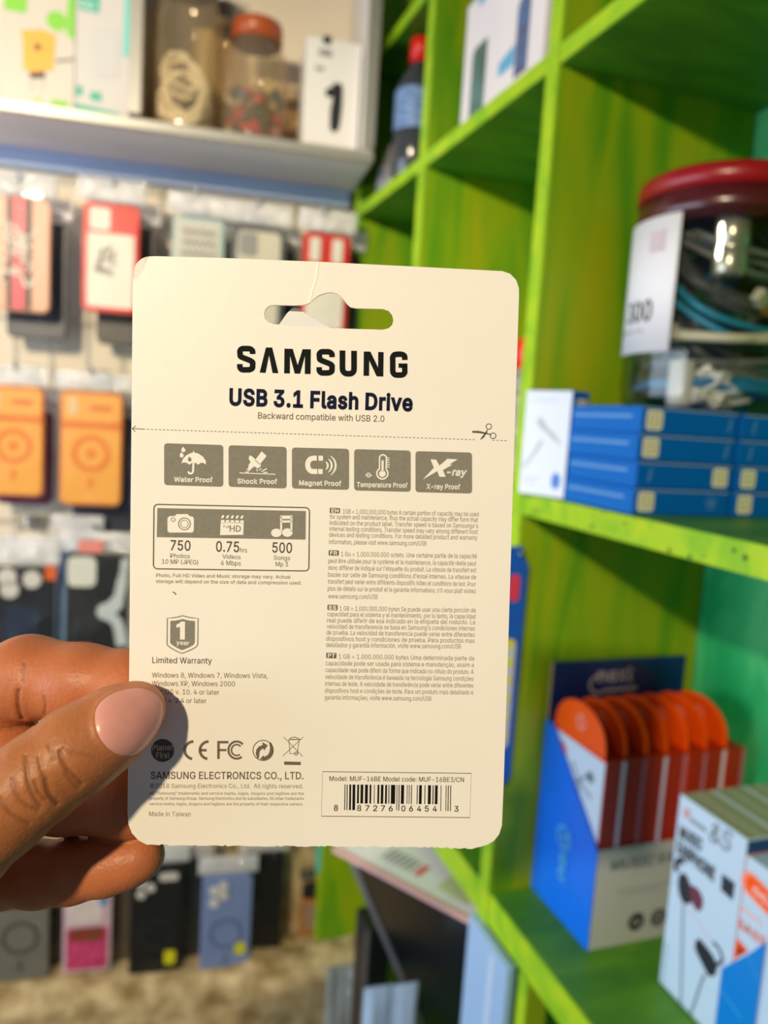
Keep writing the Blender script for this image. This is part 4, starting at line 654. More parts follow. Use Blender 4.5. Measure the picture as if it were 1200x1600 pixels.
for c, (xa, xb, col) in enumerate(((0.3425,0.4275,'near left'),(0.4305,0.5155,'inner right'))):
    for k in range(4):
        sh = (0.0,0.0012,-0.0008,0.0006)[k]; z = ZM+0.0004+k*(ht+0.0003)
        t = thing('earphone_box', 'blue earphone box lying flat, %s of the %s stack under the cable jar' % (lev[k], col), 'box', (xa+sh, 0.446+0.5*sh, z), 0, 'stacked blue earphone boxes')
        w, d = xb-xa-0.0015, 0.086
        m_ = mb(blue_d); m_.box(0, w, 0, d, 0, ht); m_.build('carton', t, bevel=0.0007)
        b = mb(blue_l); b.flat([(-d+0.001,0.0008),(-0.0008,0.0008),(-0.0008,ht-0.0008),(-d+0.001,ht-0.0008)], 0.0003, LEFT); b.build('side_panel', t)
        b = mb(faint); b.strip([(-d+0.004,ht*0.62),(-0.010,ht*0.62)], 0.0022, 0.0005, LEFT); b.build('side_lettering', t)
        left_e = (k in (0, 2, 3)) if c == 0 else (k in (0, 1)); s_ = 0.0135
        if c == 0: emblem(t, 0.0105 if k != 1 else w-0.011, ht/2, s_, (0,0,0))
        elif k < 2: emblem(t, 0.0105, ht/2, s_, (0,0,0))
        b = mb(faint)
        if c == 0 and k == 0: b.strip(circ(w-0.016, ht/2, 0.0042, 20), 0.0008, 0.0004, FRONT, closed=True); b.flat(circ(w-0.016, ht/2, 0.0018, 12), 0.0004, FRONT)
        else:
            ux = (w-0.008) if (k != 1 and c == 0) else 0.010
            if not (c == 1 and k < 2): b.strip([(ux, ht*0.25), (ux+0.002, ht*0.75)], 0.0016, 0.0004, FRONT)
            else: b.strip([(w-0.01, ht*0.3), (w-0.008, ht*0.7)], 0.0016, 0.0004, FRONT)
        b.build('front_mark', t)
        b = mb(edgep); b.flat([(0.0008,ht-0.0016),(w-0.0008,ht-0.0016),(w-0.0008,ht-0.0006),(0.0008,ht-0.0006)], 0.0003, FRONT); b.build('pale_edge', t)  # paler strip along the top of the front face
w, h = 0.0484, 0.0875; k_ = w/0.074
t = carton('earphone_box', 'white fronted earphone box standing upright left of the blue stack', 0.346, 0.368, 0.5385, 0.5385+w, ZM+0.0005, ZM+0.0005+h, blue_d); t.rotation_euler = (0, 0, math.radians(19.5))
b = mb(mat('white_front_panel', (208,214,232), rough=0.3)); b.flat([(-w+0.0004,0.0004),(-0.0004,0.0004),(-0.0004,h-0.0004),(-w+0.0004,h-0.0004)], 0.0003, LEFT); b.build('front_panel', t)
def kx(L): return [(x*k_, z) for x, z in L]
b = mb(mat('grey_earbud_print', (176,178,184), rough=0.5)); b.strip(spline(kx([(-0.070,0.022),(-0.054,0.034),(-0.042,0.046)]),5), [0.0022]*6+[0.003]*5, 0.0006, LEFT); b.strip(spline(kx([(-0.050,0.064),(-0.042,0.058),(-0.024,0.050),(-0.012,0.044)]),5), [0.006]*6+[0.004]*6+[0.002]*4, 0.0006, LEFT); b.build('earbud_print', t)
b = mb(mat('blue_dot_print', (40,110,200), rough=0.4)); b.flat([(-0.0095+0.0046*math.cos(a*0.3142), 0.014+0.0068*math.sin(a*0.3142)) for a in range(20)], 0.0006, LEFT); b.build('round_logo', t)
b = mb(mat('pale_blue_lines', (190,200,222))); b.strip(kx([(-0.064,h-0.008),(-0.020,h-0.008)]), 0.0016, 0.0006, LEFT); b.strip(kx([(-0.068,0.014),(-0.044,0.014)]), 0.0014, 0.0006, LEFT); b.strip(kx([(-0.068,0.010),(-0.048,0.010)]), 0.0014, 0.0006, LEFT); b.build('small_print', t)
emblem(t, 0.012, h-0.013, 0.0135, (0,0,0))
# big jar
JX, JY, JR, JH = 0.448, 0.505, 0.0665, 0.176; JZ = ZM+0.0004+4*(ht+0.0003)+0.0002
t = thing('cable_jar', 'big clear jar with a dark red lid full of cables on the blue boxes', 'jar', (JX, JY, JZ))
jf = film('clear_big_jar', tint=(236,238,236), gloss=0.05, rough=0.06, bump=0.12, bscale=18)
prof = [(0.001,0.0006),(JR*0.94,0.0006),(JR,0.008)]+[(JR*(1+(0.014 if i % 2 else -0.003)), 0.012+0.128*i/13) for i in range(14)]+[(JR*0.985,0.146),(JR*0.93,0.152),(JR*0.93,0.160)]
mb(jf).lathe(prof, 64).build('jar_body', t)
mb(mat('dark_red_lid', (150,16,26), rough=0.3, spec=0.5)).lathe([(JR*0.95,0.1595),(JR*1.01,0.1595),(JR*1.015,0.168),(JR*0.995,0.1735),(JR*0.93,JH),(JR*0.85,JH-0.002),(0.001,JH-0.002)], 64).build('lid', t)
mb(mat('maroon_lid_skirt', (78,22,28), rough=0.25, spec=0.6)).lathe([(JR*0.96,0.1375),(JR*0.99,0.1375),(JR*0.995,0.1593),(JR*0.95,0.1593)], 64).build('lid_skirt', t)
# label bent round the jar
lab = mb(mat('white_paper_label', (238,236,244), rough=0.6)); a0, a1 = math.radians(147), math.radians(203); rl = JR*1.03; zb, ztp = 0.042, 0.142; n = 22
vs = [(rl*math.cos(a0+(a1-a0)*i/n), rl*math.sin(a0+(a1-a0)*i/n), z) for i in range(n+1) for z in (zb, ztp)]; lab.add(vs, [(2*i,2*i+2,2*i+3,2*i+1) for i in range(n)], True); lo_ = lab.build('label', t); so = lo_.modifiers.new('thick','SOLIDIFY'); so.thickness = 0.0004
def on_label(P2):                         # (arc length from the left edge, height) -> jar surface
    return [((rl+0.0006)*math.cos(a0+p[0]/rl), (rl+0.0006)*math.sin(a0+p[0]/rl), p[1]) for p in P2]
V, Fc = textmesh('300', 0.012); sc = 0.0150/CAPH; b = mb(mat('label_black_ink', (40,40,44), rough=0.7)); b.add(on_label([(0.0165+x*sc*0.82, 0.066+y*sc) for x, y in V]), Fc); b.build('price_lettering', lo_)
b = mb(mat('label_grey_ink', (130,130,138), rough=0.7))
for x in (0.006,0.010,0.014,0.021,0.025,0.033,0.038): b.add(on_label([(x,0.058),(x+0.0028,0.058),(x+0.0028,0.0596),(x,0.0596)]), [(0,1,2,3)])
b.build('fine_print', lo_); b = mb(mat('label_pink_stamp', (206,190,200), rough=0.7)); b.add(on_label([(0.040,0.116),(0.055,0.116),(0.055,0.132),(0.040,0.132)]), [(0,1,2,3)]); b.build('stamp', lo_)
cabs = [((104,106,104),0.044,4,(0,0,0.028),(0.15,0.4),0.0032,'dark grey coiled cable lying at the bottom of the big jar'),((30,120,170),0.050,3,(0,0,0.014),(0.08,0.2),0.0034,'blue cable looped round the foot of the big jar'),((232,222,196),0.052,2.2,(0,0,0.062),(0.22,2.2),0.0036,'cream cable looping across the middle of the big jar'),
 ((40,150,190),0.050,2.0,(0,0,0.086),(0.6,1.2),0.0028,'teal blue cable sweeping up the side of the big jar'),((78,80,78),0.046,5,(0,0,0.110),(0.9,0.6),0.0030,'black ribbed cable coiled high in the big jar'),((126,126,122),0.044,3,(0,0,0.126),(0.5,2.6),0.0026,'mid grey cable coiled just under the dark red lid'),
 ((66,68,68),0.040,5,(0,0,0.078),(1.2,2.0),0.0034,'black cable packed in the core of the big jar'),((60,130,190),0.052,1.3,(0,0,0.142),(0.1,0.3),0.0030,'blue cable ring under the rim of the big jar'),((58,62,62),0.036,5,(0,0,0.048),(0.7,0.2),0.0036,'black cable wound below the cream one in the big jar')]
for i, (col, r, tn, c, tl, rad, lb) in enumerate(cabs):
    P = clampc(coil(r, tn, int(50*tn)+40, c, tl, 0.005, 40+i), JR*0.93-rad, 0.004+rad, 0.146)
    tag(mb(mat('cable_%d_%d' % col[:2], col, rough=0.4)).tube(P, rad, 8).build('coiled_cable', loc=(JX,JY,JZ)), lb, 'cable', 'cables in the big jar')
t = thing('metal_connector', 'cream and orange connector among the black cables in the big jar', 'connector', (JX-0.004, JY-0.050, JZ+0.082)); t.rotation_euler = (0.3,0.5,0.4)
mb(mat('ivory_plug', (206,196,170), rough=0.4)).box(-0.009,0.003,-0.004,0.004,-0.005,0.005).build('plug_body', t, bevel=0.001); mb(mat('copper_orange', (206,130,30), rough=0.3, metal=0.3)).box(0.0031,0.013,-0.003,0.003,-0.004,0.004).build('plug_tip', t, bevel=0.0005)
t = thing('silver_adapter', 'silver cylinder standing behind the label in the big jar', 'adapter', (JX-0.028, JY-0.040, JZ+0.098)); mb(mat('satin_silver', (206,198,176), rough=0.25, metal=0.7)).lathe([(0.001,0),(0.011,0),(0.012,0.002),(0.012,0.018),(0.0105,0.020),(0.012,0.022),(0.012,0.046),(0.001,0.047)], 24).build('adapter_body', t)
mb(mat('clear_bag_white', (220,218,214), rough=0.3)).lathe([(0.001,0.0),(0.009,0.0),(0.0095,0.004),(0.0095,0.034),(0.001,0.036)], 20).build('adapter_cap', thing('white_adapter', 'white adapter standing on the bottom of the big jar below the label', 'adapter', (JX-0.048, JY-0.026, JZ+0.002)))

t = thing('plastic_wrap', 'crumpled white plastic wrap on the bottom of the big jar', 'plastic wrap', (JX-0.020, JY-0.028, JZ+0.0015)); b = mb(mat('crumpled_white_plastic', (226,222,216), rough=0.2, spec=0.7, bump=1.0, bscale=120)); rr = np.random.RandomState(8); ph = rr.rand(8)*6.28; vs = []
for i in range(19):
    for k in range(32):
        la, lo = math.pi*i/18, 2*math.pi*k/32; r = 1+0.16*math.sin(3*lo+4*la+ph[0])+0.12*math.sin(7*lo-5*la+ph[1])+0.08*math.sin(11*lo+9*la+ph[2]); vs.append((0.026*r*math.sin(la)*math.cos(lo), 0.020*r*math.sin(la)*math.sin(lo), 0.017*(1-math.cos(la)*r*0.95)))
b.add([(x, y, max(z, 0)) for x, y, z in vs], [(i*32+k, (i+1)*32+k, (i+1)*32+(k+1) % 32, i*32+(k+1) % 32) for i in range(18) for k in range(32)]); b.build('wrap_body', t)

# lower shelf: display of orange earphone boxes
dblue = mat('display_blue_carton', (10,112,242), rough=0.35); dnavy = mat('display_navy_card', (14,44,110), rough=0.4); dsilver = mat('display_silver_front', (196,194,186), rough=0.4); brown = mat('raw_board', (196,170,120), rough=0.8)
DX0, DX1, DY0, DY1 = 0.3825, 0.5345, 0.4985, 0.591; DZ = ZL+0.0004
dp = thing('display_carton', 'blue counter display carton with a silver front holding the orange earphone boxes', 'display box', (DX0, DY0, DZ)); W_, D_ = DX1-DX0, DY1-DY0; HF, HS, HH = 0.089, 0.166, 0.2205
def side(x0): return mb(dblue).plate([(-D_,0),(-0.0,0),(-0.0,HF),(-D_+0.012,HS),(-D_,HS)], -x0, -x0-0.0013, LEFT)
s0 = side(0.0013-0.0013).build('side_panel', dp); side(W_-0.0013).build('side_panel', dp)
mb(dsilver).box(0.0014,W_-0.0014,0,0.0013,0,HF).build('front_panel', dp); mb(dblue).box(0.0014,W_-0.0014,0.0014,D_-0.0020,0,0.0013).build('floor_panel', dp)
mb(dnavy).box(0.0014,W_-0.0014,D_-0.0019,D_-0.0004,0,HH).build('header_card', dp); mb(brown).box(0.0002,0.0013,D_-0.0019,D_-0.0004,HS+0.0003,HH).build('header_edge', dp)
hd = mat('rose_grey_print', (222,196,208), rough=0.5); mid = W_*0.46
b = mb(hd); b.text('next', mid, HH-0.0215, 0.040, 0.0135, -(D_-0.0019)+0.0004, FRONT, bold=0.02, align='c')
b.strip([(mid-0.018+0.0095*math.cos(math.radians(a)), HH-0.0235+0.0085*math.sin(math.radians(a))) for a in range(70,330,13)], 0.0022, -(D_-0.0019)+0.0005, FRONT); b.strip([(mid-0.012,HH-0.0300),(mid+0.026,HH-0.0290)], 0.0026, -(D_-0.0019)+0.0004, FRONT); b.build('header_lettering', dp)
b = mb(mat('pale_cyan_print', (96,196,250), rough=0.4)); ang = math.radians(90); b.text('next', -D_*0.42, 0.038, 0.044, 0.012, 0.0018, LEFT, bold=0.02, ang=ang); b.strip([(-D_*0.42-0.006+0.010*math.cos(math.radians(a)), 0.076+0.010*math.sin(math.radians(a))) for a in range(-40,250,14)], 0.0018, 0.0018, LEFT); b.build('side_lettering', dp)
b = mb(mat('steel_blue_print', (70,96,120), rough=0.5)); b.text('MUSIC EARPHONE', 0.015, 0.070, 0.118, 0.0085, 0.0004, FRONT, bold=0.012, shear=0.12); b.build('front_lettering', dp)
b = mb(mat('pale_grey_print', (160,158,154))); b.text('', 0.02, 0.05, None, 0.004, 0.0004) ; b.strip([(0.022,0.050),(0.080,0.050)], 0.0012, 0.0004, FRONT); b.strip([(0.030,0.046),(0.070,0.046)], 0.0010, 0.0004, FRONT); b.build('fine_print', dp)
for u in (0.047,0.070,0.093):
    b = mb(mat('black_icon', (40,40,40), rough=0.5)); b.flat(circ(u, 0.019, 0.0082, 24), 0.0004, FRONT); b.use(dsilver)
    if u < 0.05:
        for q in (-0.003,0,0.003): b.strip([(u+q,0.016),(u+q,0.022)], 0.0012, 0.0007, FRONT)
    else: b.strip(circ(u,0.019,0.0052,20), 0.0011, 0.0007, FRONT, closed=True); b.strip([(u,0.0165),(u,0.0225)], 0.0016, 0.0007, FRONT)
    b.build('round_icon', dp)
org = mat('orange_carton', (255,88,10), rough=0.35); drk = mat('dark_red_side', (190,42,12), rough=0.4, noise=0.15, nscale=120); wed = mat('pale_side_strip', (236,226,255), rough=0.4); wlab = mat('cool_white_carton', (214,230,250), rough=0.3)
NB = 7; pit = (W_-0.006)/NB; BH, BD = 0.163, 0.083
pos_ = ('nearest the blue side', 'second from the blue side', 'third from the blue side', 'middle one', 'third from the right', 'second from the right', 'last at the right end')
for k in range(NB):
    x0 = DX0+0.0032+k*pit; t = thing('earphone_box', 'orange earphone box with a rounded hang tab in the display, %s' % pos_[k], 'box', (x0, DY0+0.0028+0.0008*(k % 2), DZ+0.0016), 0, 'orange earphone boxes in the display'); wb = pit-0.0016
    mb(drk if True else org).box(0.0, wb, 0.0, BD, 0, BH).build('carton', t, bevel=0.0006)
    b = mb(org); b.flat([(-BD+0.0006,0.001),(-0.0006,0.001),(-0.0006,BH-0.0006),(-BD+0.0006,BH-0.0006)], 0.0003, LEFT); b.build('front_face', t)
    b = mb(org); b.plate([(-BD*0.97,BH),(-BD*0.04,BH)]+[(-BD/2+BD*0.46*math.cos(math.radians(a)), BH+0.035*math.sin(math.radians(a))**0.75) for a in range(8,173,9)], 0.0, -0.0012, LEFT); tb = b.build('hang_tab', t)
    b = mb(mat('pink_logo', (250,140,120), rough=0.4)); b.strip(circ(-BD*0.48, BH+0.018, 0.0055, 24), 0.0032, 0.0004, LEFT, closed=True); b.flat(rrect(0.002,0.005,0.0008,-BD*0.48,BH+0.018), 0.0005, LEFT); b.build('round_logo', tb)
    b = mb(wed if k in (0,2,5) else mat('rose_side_strip', (196,120,140), rough=0.4)); b.flat([(wb-0.0042,0.0006),(wb-0.0004,0.0006),(wb-0.0004,BH-0.0006),(wb-0.0042,BH-0.0006)], 0.0004, FRONT); b.build('side_strip', t)
    b = mb(mat('faint_side_icon', (190,80,50), rough=0.5))
    for q in range(8): b.strip(circ(wb*0.36, 0.10+q*0.008, 0.0016, 10), 0.0004, 0.0004, FRONT, closed=True)
    b.build('side_icons', t)
    if k == 0:
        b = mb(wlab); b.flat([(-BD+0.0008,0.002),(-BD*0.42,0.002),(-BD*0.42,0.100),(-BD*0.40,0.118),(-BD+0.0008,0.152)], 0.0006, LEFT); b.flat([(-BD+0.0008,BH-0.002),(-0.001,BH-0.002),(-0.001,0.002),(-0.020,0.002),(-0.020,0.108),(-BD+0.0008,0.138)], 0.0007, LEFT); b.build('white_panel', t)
        b = mb(mat('orange_pill_print', (246,96,50), rough=0.4)); b.flat(rrect(0.022,0.020,0.009,-BD+0.016,0.144), 0.001, LEFT); b.build('pill_logo', t)
        b = mb(mat('grey_line_print', (110,130,136), rough=0.5)); b.strip(spline([(-BD+0.036,0.143),(-BD+0.046,0.134),(-BD+0.056,0.128),(-BD+0.068,0.124)],5), 0.0020, 0.001, LEFT); b.strip(spline([(-BD+0.038,0.124),(-BD+0.050,0.132),(-BD+0.062,0.143)],5), 0.0018, 0.001, LEFT); b.flat(circ(-BD+0.064,0.141,0.005,12),0.001,LEFT); b.strip([(-BD+0.050,0.130),(-BD+0.049,0.110)], 0.0014, 0.001, LEFT); b.build('earphone_print', t)
# row of white earphone boxes in front, with an open blue tray
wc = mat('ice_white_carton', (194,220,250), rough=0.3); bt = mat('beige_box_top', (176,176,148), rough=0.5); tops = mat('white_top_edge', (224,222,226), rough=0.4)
X1 = 0.418; EH = 0.1575; zq = ZL+0.0016
dark_t = mat('dark_slate_print', (34,48,66), rough=0.4)
for k in range(3):
    xa = X1+k*0.031; t = thing('earphone_box', ('white earphone box reading MUSIC EARPHONE, with two black earphones pictured on it', 'white earphone box just right of the one picturing black earphones', 'white earphone box at the right end of the front row')[k], 'box', (xa, 0.3845, zq), 0, 'white earphone boxes in the front row')
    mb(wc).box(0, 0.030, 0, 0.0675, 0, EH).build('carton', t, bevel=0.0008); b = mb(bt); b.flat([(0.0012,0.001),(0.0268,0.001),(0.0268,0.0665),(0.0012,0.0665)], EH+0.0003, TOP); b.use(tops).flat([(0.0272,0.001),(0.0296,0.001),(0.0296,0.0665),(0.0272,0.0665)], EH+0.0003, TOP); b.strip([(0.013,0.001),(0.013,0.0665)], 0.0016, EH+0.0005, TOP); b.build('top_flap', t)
    b = mb(mat('navy_band_print', (20,70,130), rough=0.4)); b.flat([(0.0006,EH-0.0105),(0.0294,EH-0.0105),(0.0294,EH-0.001),(0.0006,EH-0.001)], 0.0004, FRONT); b.build('navy_band', t); b = mb(org); b.flat([(0.0006,0.02),(0.0294,0.02),(0.0294,EH-0.0107),(0.0006,EH-0.0107)], 0.0004, FRONT); b.build('orange_front', t)
    if k == 0:
        D2 = 0.0675
        def af(px, py):                      # photo mark -> point on that printed side
            p = at_x(px, py, X1); return (-(p[1]-0.3845), p[2]-zq)
        def al(s, p0, p1, hh_, m, nm, bold=0.02, shear=0.0):
            a, b2 = np.array(af(*p0)), np.array(af(*p1)); d = b2-a; q = mb(m); q.text(s, a[0], a[1], np.linalg.norm(d), hh_, 0.0005, LEFT, bold=bold, shear=shear, ang=math.atan2(d[1], d[0])); q.build(nm, t)
        al('MUSIC', (1062,1306), (1097,1330), 0.0085, dark_t, 'music_lettering', 0.035); al('EARPHONE', (1058,1330), (1116,1377), 0.0095, dark_t, 'earphone_lettering', 0.035)
        al('&S', (1108,1312), (1140,1332), 0.015, mat('grey_script_print', (96,110,120), rough=0.5), 'script_logo', 0.0, 0.2); b = mb(mat('small_grey_print', (120,140,156))); b.strip([af(1079,1280), af(1104,1298)], 0.0028, 0.0005, LEFT); b.build('small_print', t)
        b = mb(mat('pink_small_print', (206,160,176))); b.flat([af(1069,1262), af(1079,1264), af(1078,1280), af(1068,1276)], 0.0005, LEFT); b.build('small_logo', t)
        b = mb(dark_t); b.flat([af(1129,1365), af(1149,1380), af(1145,1407), af(1127,1390)], 0.0005, LEFT); b.build('square_print', t)
        pr = mat('earphone_black_print', (38,44,58), rough=0.35); b = mb(pr)
        b.strip([af(*p) for p in spline([(1058,1362),(1057,1352),(1062,1344),(1070,1346)],5)], 0.0048, 0.0005, LEFT); b.flat([af(*p) for p in spline([(1063,1366),(1072,1366),(1080,1385),(1084,1400),(1078,1412),(1068,1410),(1062,1396),(1060,1380)],4,True)], 0.0006, LEFT); b.build('earphone_print', t)
        b = mb(mat('earphone_maroon_print', (110,50,80), rough=0.35)); b.flat([af(*p) for p in spline([(1080,1384),(1090,1388),(1098,1402),(1098,1416),(1092,1424),(1084,1414),(1080,1400)],4,True)], 0.0007, LEFT); b.build('earphone_tip_print', t)
        b = mb(pr); b.flat([af(*p) for p in spline([(1088,1470),(1094,1467),(1100,1474),(1108,1484),(1116,1496),(1121,1510),(1117,1524),(1108,1524),(1101,1512),(1093,1496),(1087,1482)],4,True)], 0.0006, LEFT)
        b.strip([af(*p) for p in spline([(1114,1472),(1124,1482),(1129,1500),(1120,1508)],5)], 0.0022, 0.0006, LEFT); b.build('earphone_print', t)
        b = mb(mat('grey_cable_print', (86,104,122), rough=0.5)); b.strip([af(1068,1412), af(1064,1576)], 0.0014, 0.0005, LEFT); b.strip([af(*p) for p in spline([(1102,1522),(1096,1536),(1084,1572),(1076,1592)],5)], 0.0016, 0.0005, LEFT); b.build('cable_print', t)
        b = mb(mat('pale_code_print', (150,170,190))); 
        for q in range(7): b.strip([af(1040-q*1.0,1476+q*9), af(1044-q*1.0,1480+q*9)], 0.0024, 0.0005, LEFT)
        b.build('side_code', t); b = mb(mat('pale_pink_line', (226,196,210))); b.strip([af(1076,1420), af(1128,1490)], 0.0010, 0.00045, LEFT); b.build('pink_line', t)
t = thing('earphone_box', 'white earphone box with an orange pill logo and BASS lettering in the blue tray', 'box', (X1, 0.330, zq)); D3 = 0.0535
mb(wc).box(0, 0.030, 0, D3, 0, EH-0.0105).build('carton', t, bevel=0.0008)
def ag(px, py): p = at_x(px, py, X1); return (-(p[1]-0.330), p[2]-zq)
def strip_pill(b, p0, p1, wd, w): 
    a, c = np.array(ag(*p0)), np.array(ag(*p1)); d = (c-a)/np.linalg.norm(c-a); nn = np.array([-d[1], d[0]]); an = math.atan2(d[1], d[0]); P = []
    for i in range(13): q = an+math.pi/2+math.pi*i/12; P.append(a+wd/2*np.array([math.cos(q), math.sin(q)]))
    for i in range(13): q = an-math.pi/2+math.pi*i/12; P.append(c+wd/2*np.array([math.cos(q), math.sin(q)]))
    b.flat(P, w, LEFT)
b = mb(mat('salmon_outline', (255,150,130), rough=0.4)); strip_pill(b, (1174,1382), (1240,1450), 0.0170, 0.0005); b.build('pill_outline', t); b = mb(org); strip_pill(b, (1177,1384), (1240,1450), 0.0125, 0.0007); b.build('pill_logo', t)
a, c = np.array(ag(1177,1392)), np.array(ag(1226,1438)); b = mb(mat('white_ink', (250,240,240))); b.text('ocea', a[0], a[1], np.linalg.norm(c-a), 0.0062, 0.0010, LEFT, bold=0.015, ang=math.atan2(c[1]-a[1], c[0]-a[0])); b.build('pill_lettering', t)
a, c = np.array(ag(1153,1447)), np.array(ag(1197,1482)); b = mb(mat('salmon_ink', (250,130,110), rough=0.5)); b.text('BASS', a[0], a[1], np.linalg.norm(c-a), 0.0065, 0.0005, LEFT, bold=0.02, ang=math.atan2(c[1]-a[1], c[0]-a[0])); b.build('bass_lettering', t)
b = mb(mat('pale_salmon_ink', (246,186,184), rough=0.5)); b.strip([ag(*p) for p in spline([(1158,1424),(1162,1418),(1168,1426),(1174,1432),(1182,1434),(1190,1446)],4)], 0.0018, 0.0005, LEFT); b.build('script_print', t)
b = mb(org); b.flat([ag(1153,1466), ag(1170,1486), ag(1146,1500)], 0.0005, LEFT); b.use(mat('black_print', (40,40,44))).flat([ag(1155,1478), ag(1164,1486), ag(1153,1492)], 0.0007, LEFT); b.build('triangle_print', t)
# open tray: near side and base
tb_ = mat('tray_blue_card', (0,130,226), rough=0.35); t = thing('display_tray', 'open bright blue cardboard tray in front of the white earphone boxes', 'display tray', (X1-0.0022, 0.322, ZL+0.0002)); hT = 0.104
def at_(px, py): p = at_x(px, py, X1-0.002); return (-(p[1]-0.322), p[2]-ZL)
e0, e1 = at_(1128,1513), at_(1195,1473)
mb(tb_).plate([(e0[0],0),(e1[0],0),e1,((e0[0]*0.3+e1[0]*0.7),e0[1]*0.34+e1[1]*0.66),e0], -0.0012, 0, LEFT).build('side_panel', t)
b = mb(tb_); b.box(0.006, 0.095, 0.012, 0.130, 0.0, 0.0010); b.build('tray_floor', t); b = mb(mat('crease_blue', (60,170,240), rough=0.4)); b.strip([at_(1168,1492), at_(1186,1530)], 0.0010, 0.0003, LEFT); b.build('crease_mark', t); b = mb(mat('crease_blue', (60,170,240))); b.strip([at_(1128,1548), at_(1160,1592)], 0.0012, 0.0003, LEFT); b.build('crease_mark', t)

# below the low shelf: dark leaning panel, printed carton, pale blue carton, small things
A_ = CO+(at_x(743,1441,0.33)-CO)*1.03; B_ = at_z(542,1335,A_[2]); ex = (B_-A_)/np.linalg.norm(B_-A_); wS = np.linalg.norm(B_-A_)
r1 = ray(655,1600); tt = ((B_-CO) @ ex)/(r1 @ ex); C_ = CO+r1*tt; dn = (C_-B_)/np.linalg.norm(C_-B_); nS = np.cross(ex, dn)
if nS @ (CO-A_) < 0: nS = -nS
t = thing('dark_panel', 'dark glossy panel with a grey rim leaning below the low shelf', 'panel', tuple(A_)); LS = 0.42
def slab(m, name, u0, u1, v0, v1, w0, w1): return mb(m).add([ex*u+dn*v+nS*w for w in (w0,w1) for v in (v0,v1) for u in (u0,u1)], [(0,2,3,1),(4,5,7,6),(0,1,5,4),(2,6,7,3),(0,4,6,2),(1,3,7,5)]).build(name, t, bevel=0.001)
slab(mat('dark_gloss', (18,26,40), rough=0.22, spec=0.6, nscale=6, col2=(8,12,18)), 'dark_face', 0.0, wS-0.012, 0.015, LS, -0.010, 0.0); slab(mat('grey_rim', (112,110,118), rough=0.4), 'grey_rim', wS-0.0118, wS, 0.013, LS, -0.012, 0.002)
# thin printed lid on top of it
back = np.array([ex[1], -ex[0], 0]); back = back if back @ np.array([1,0,0]) > 0 else -back
t = thing('printed_lid', 'white printed carton lid with a code lying on top of the dark panel', 'lid', tuple(A_+np.array([0,0,-0.005])))
g0, g1, q0, q1 = 0.004, wS+0.02, -0.001, 0.150
lidv = [ex*u+back*v+np.array([0,0,z]) for z in (0,0.005) for v in (q0,q1) for u in (g0,g1)]
mb(mat('lid_white', (236,240,255), rough=0.4)).add(lidv, [(0,1,3,2),(4,6,7,5),(0,4,5,1),(2,3,7,6),(0,2,6,4),(1,5,7,3)]).build('lid_sheet', t, bevel=0.0006)
mb(mat('dusty_pink_edge', (206,164,164), rough=0.6)).add([ex*u+back*v+np.array([0,0,z]) for z in (0.0004,0.0054) for v in (q0-0.0006,q0+0.006) for u in (g0,g1)], [(0,1,3,2),(4,6,7,5),(0,4,5,1),(2,3,7,6),(0,2,6,4),(1,5,7,3)]).build('pink_edge', t)
fr2 = np.stack([-ex, back, np.array([0,0,1.0])]); b = mb(mat('grey_code_print', (150,154,170), rough=0.5))
for i in range(6): b.flat([(-wS+0.030+i*0.007,0.022),(-wS+0.034+i*0.007,0.022),(-wS+0.034+i*0.007,0.046),(-wS+0.030+i*0.007,0.046)], 0.0054, fr2)
b.build('code_print', t); b = mb(mat('pale_yellow_print', (206,222,170), rough=0.5)); b.flat([(-0.060,0.020),(-0.02,0.016),(-0.02,0.060),(-0.06,0.070)], 0.0054, fr2); b.build('yellow_print', t); b = mb(mat('red_code_print', (220,90,100))); b.flat([(-wS+0.074,0.022),(-wS+0.082,0.022),(-wS+0.082,0.044),(-wS+0.074,0.044)], 0.0054, fr2); b.build('red_print', t)
t = carton('pale_blue_carton', 'flat pale blue carton standing upright under the low shelf beside the dark panel', 0.3305, 0.3385, 0.535, 0.612, 0.002, ZL-0.0325, mat('pale_blue_card', (150,186,232), rough=0.4), None, 'carton')
b = mb(mat('paler_blue_card', (184,206,240), rough=0.4)); b.flat([(-0.040,0.02),(-0.026,0.02),(-0.022,ZL-0.04-0.002),(-0.032,ZL-0.04-0.002)], 0.0004, LEFT); b.build('light_panel', t)
ub(g_div, 'batten', XF, XF+0.02, 0.5150, 0.5300, Z0, ZL-0.0315)
# crinkled clear bag and small dark carton on the far side of the panel
def bag_at(name, label, p, w, h, m, seed):
    t = thing(name, label, 'bag', tuple(p), WROT); b = mb(m); wave_sheet(b, -w/2, w/2, 0, h, 0, 0.013, 16, 60, seed); wave_sheet(b, -w/2, w/2, 0, h, 0.002, -0.010, 12, 40, seed+1, True); b.build('bag_body', t); return t
p = at_y(543,1508,1.02); bag_at('clear_bag', 'tall crinkled clear bag standing in front of the green board', (p[0], p[1], 0.001), 0.062, p[2]-0.001, film('blue_tint_film', tint=(200,220,235), gloss=0.22, rough=0.12, bump=1.0, bscale=45, haze=0.3), 71)
p = at_y(612,1540,0.70); bag_at('blue_plastic_bag', 'tall pale blue plastic bag standing below the grey rim', (p[0], p[1], 0.001), 0.06, p[2]-0.001, mat('pale_blue_plastic', (150,176,214), rough=0.2, bump=0.8, bscale=50), 77)
hB2 = at_y(585,1452,0.815)[2]-(CZ-1.398); t = thing('black_carton', 'black carton with a grey corner edge standing between the green board and the dark panel', 'carton', (0.304, 0.815, CZ-1.398))
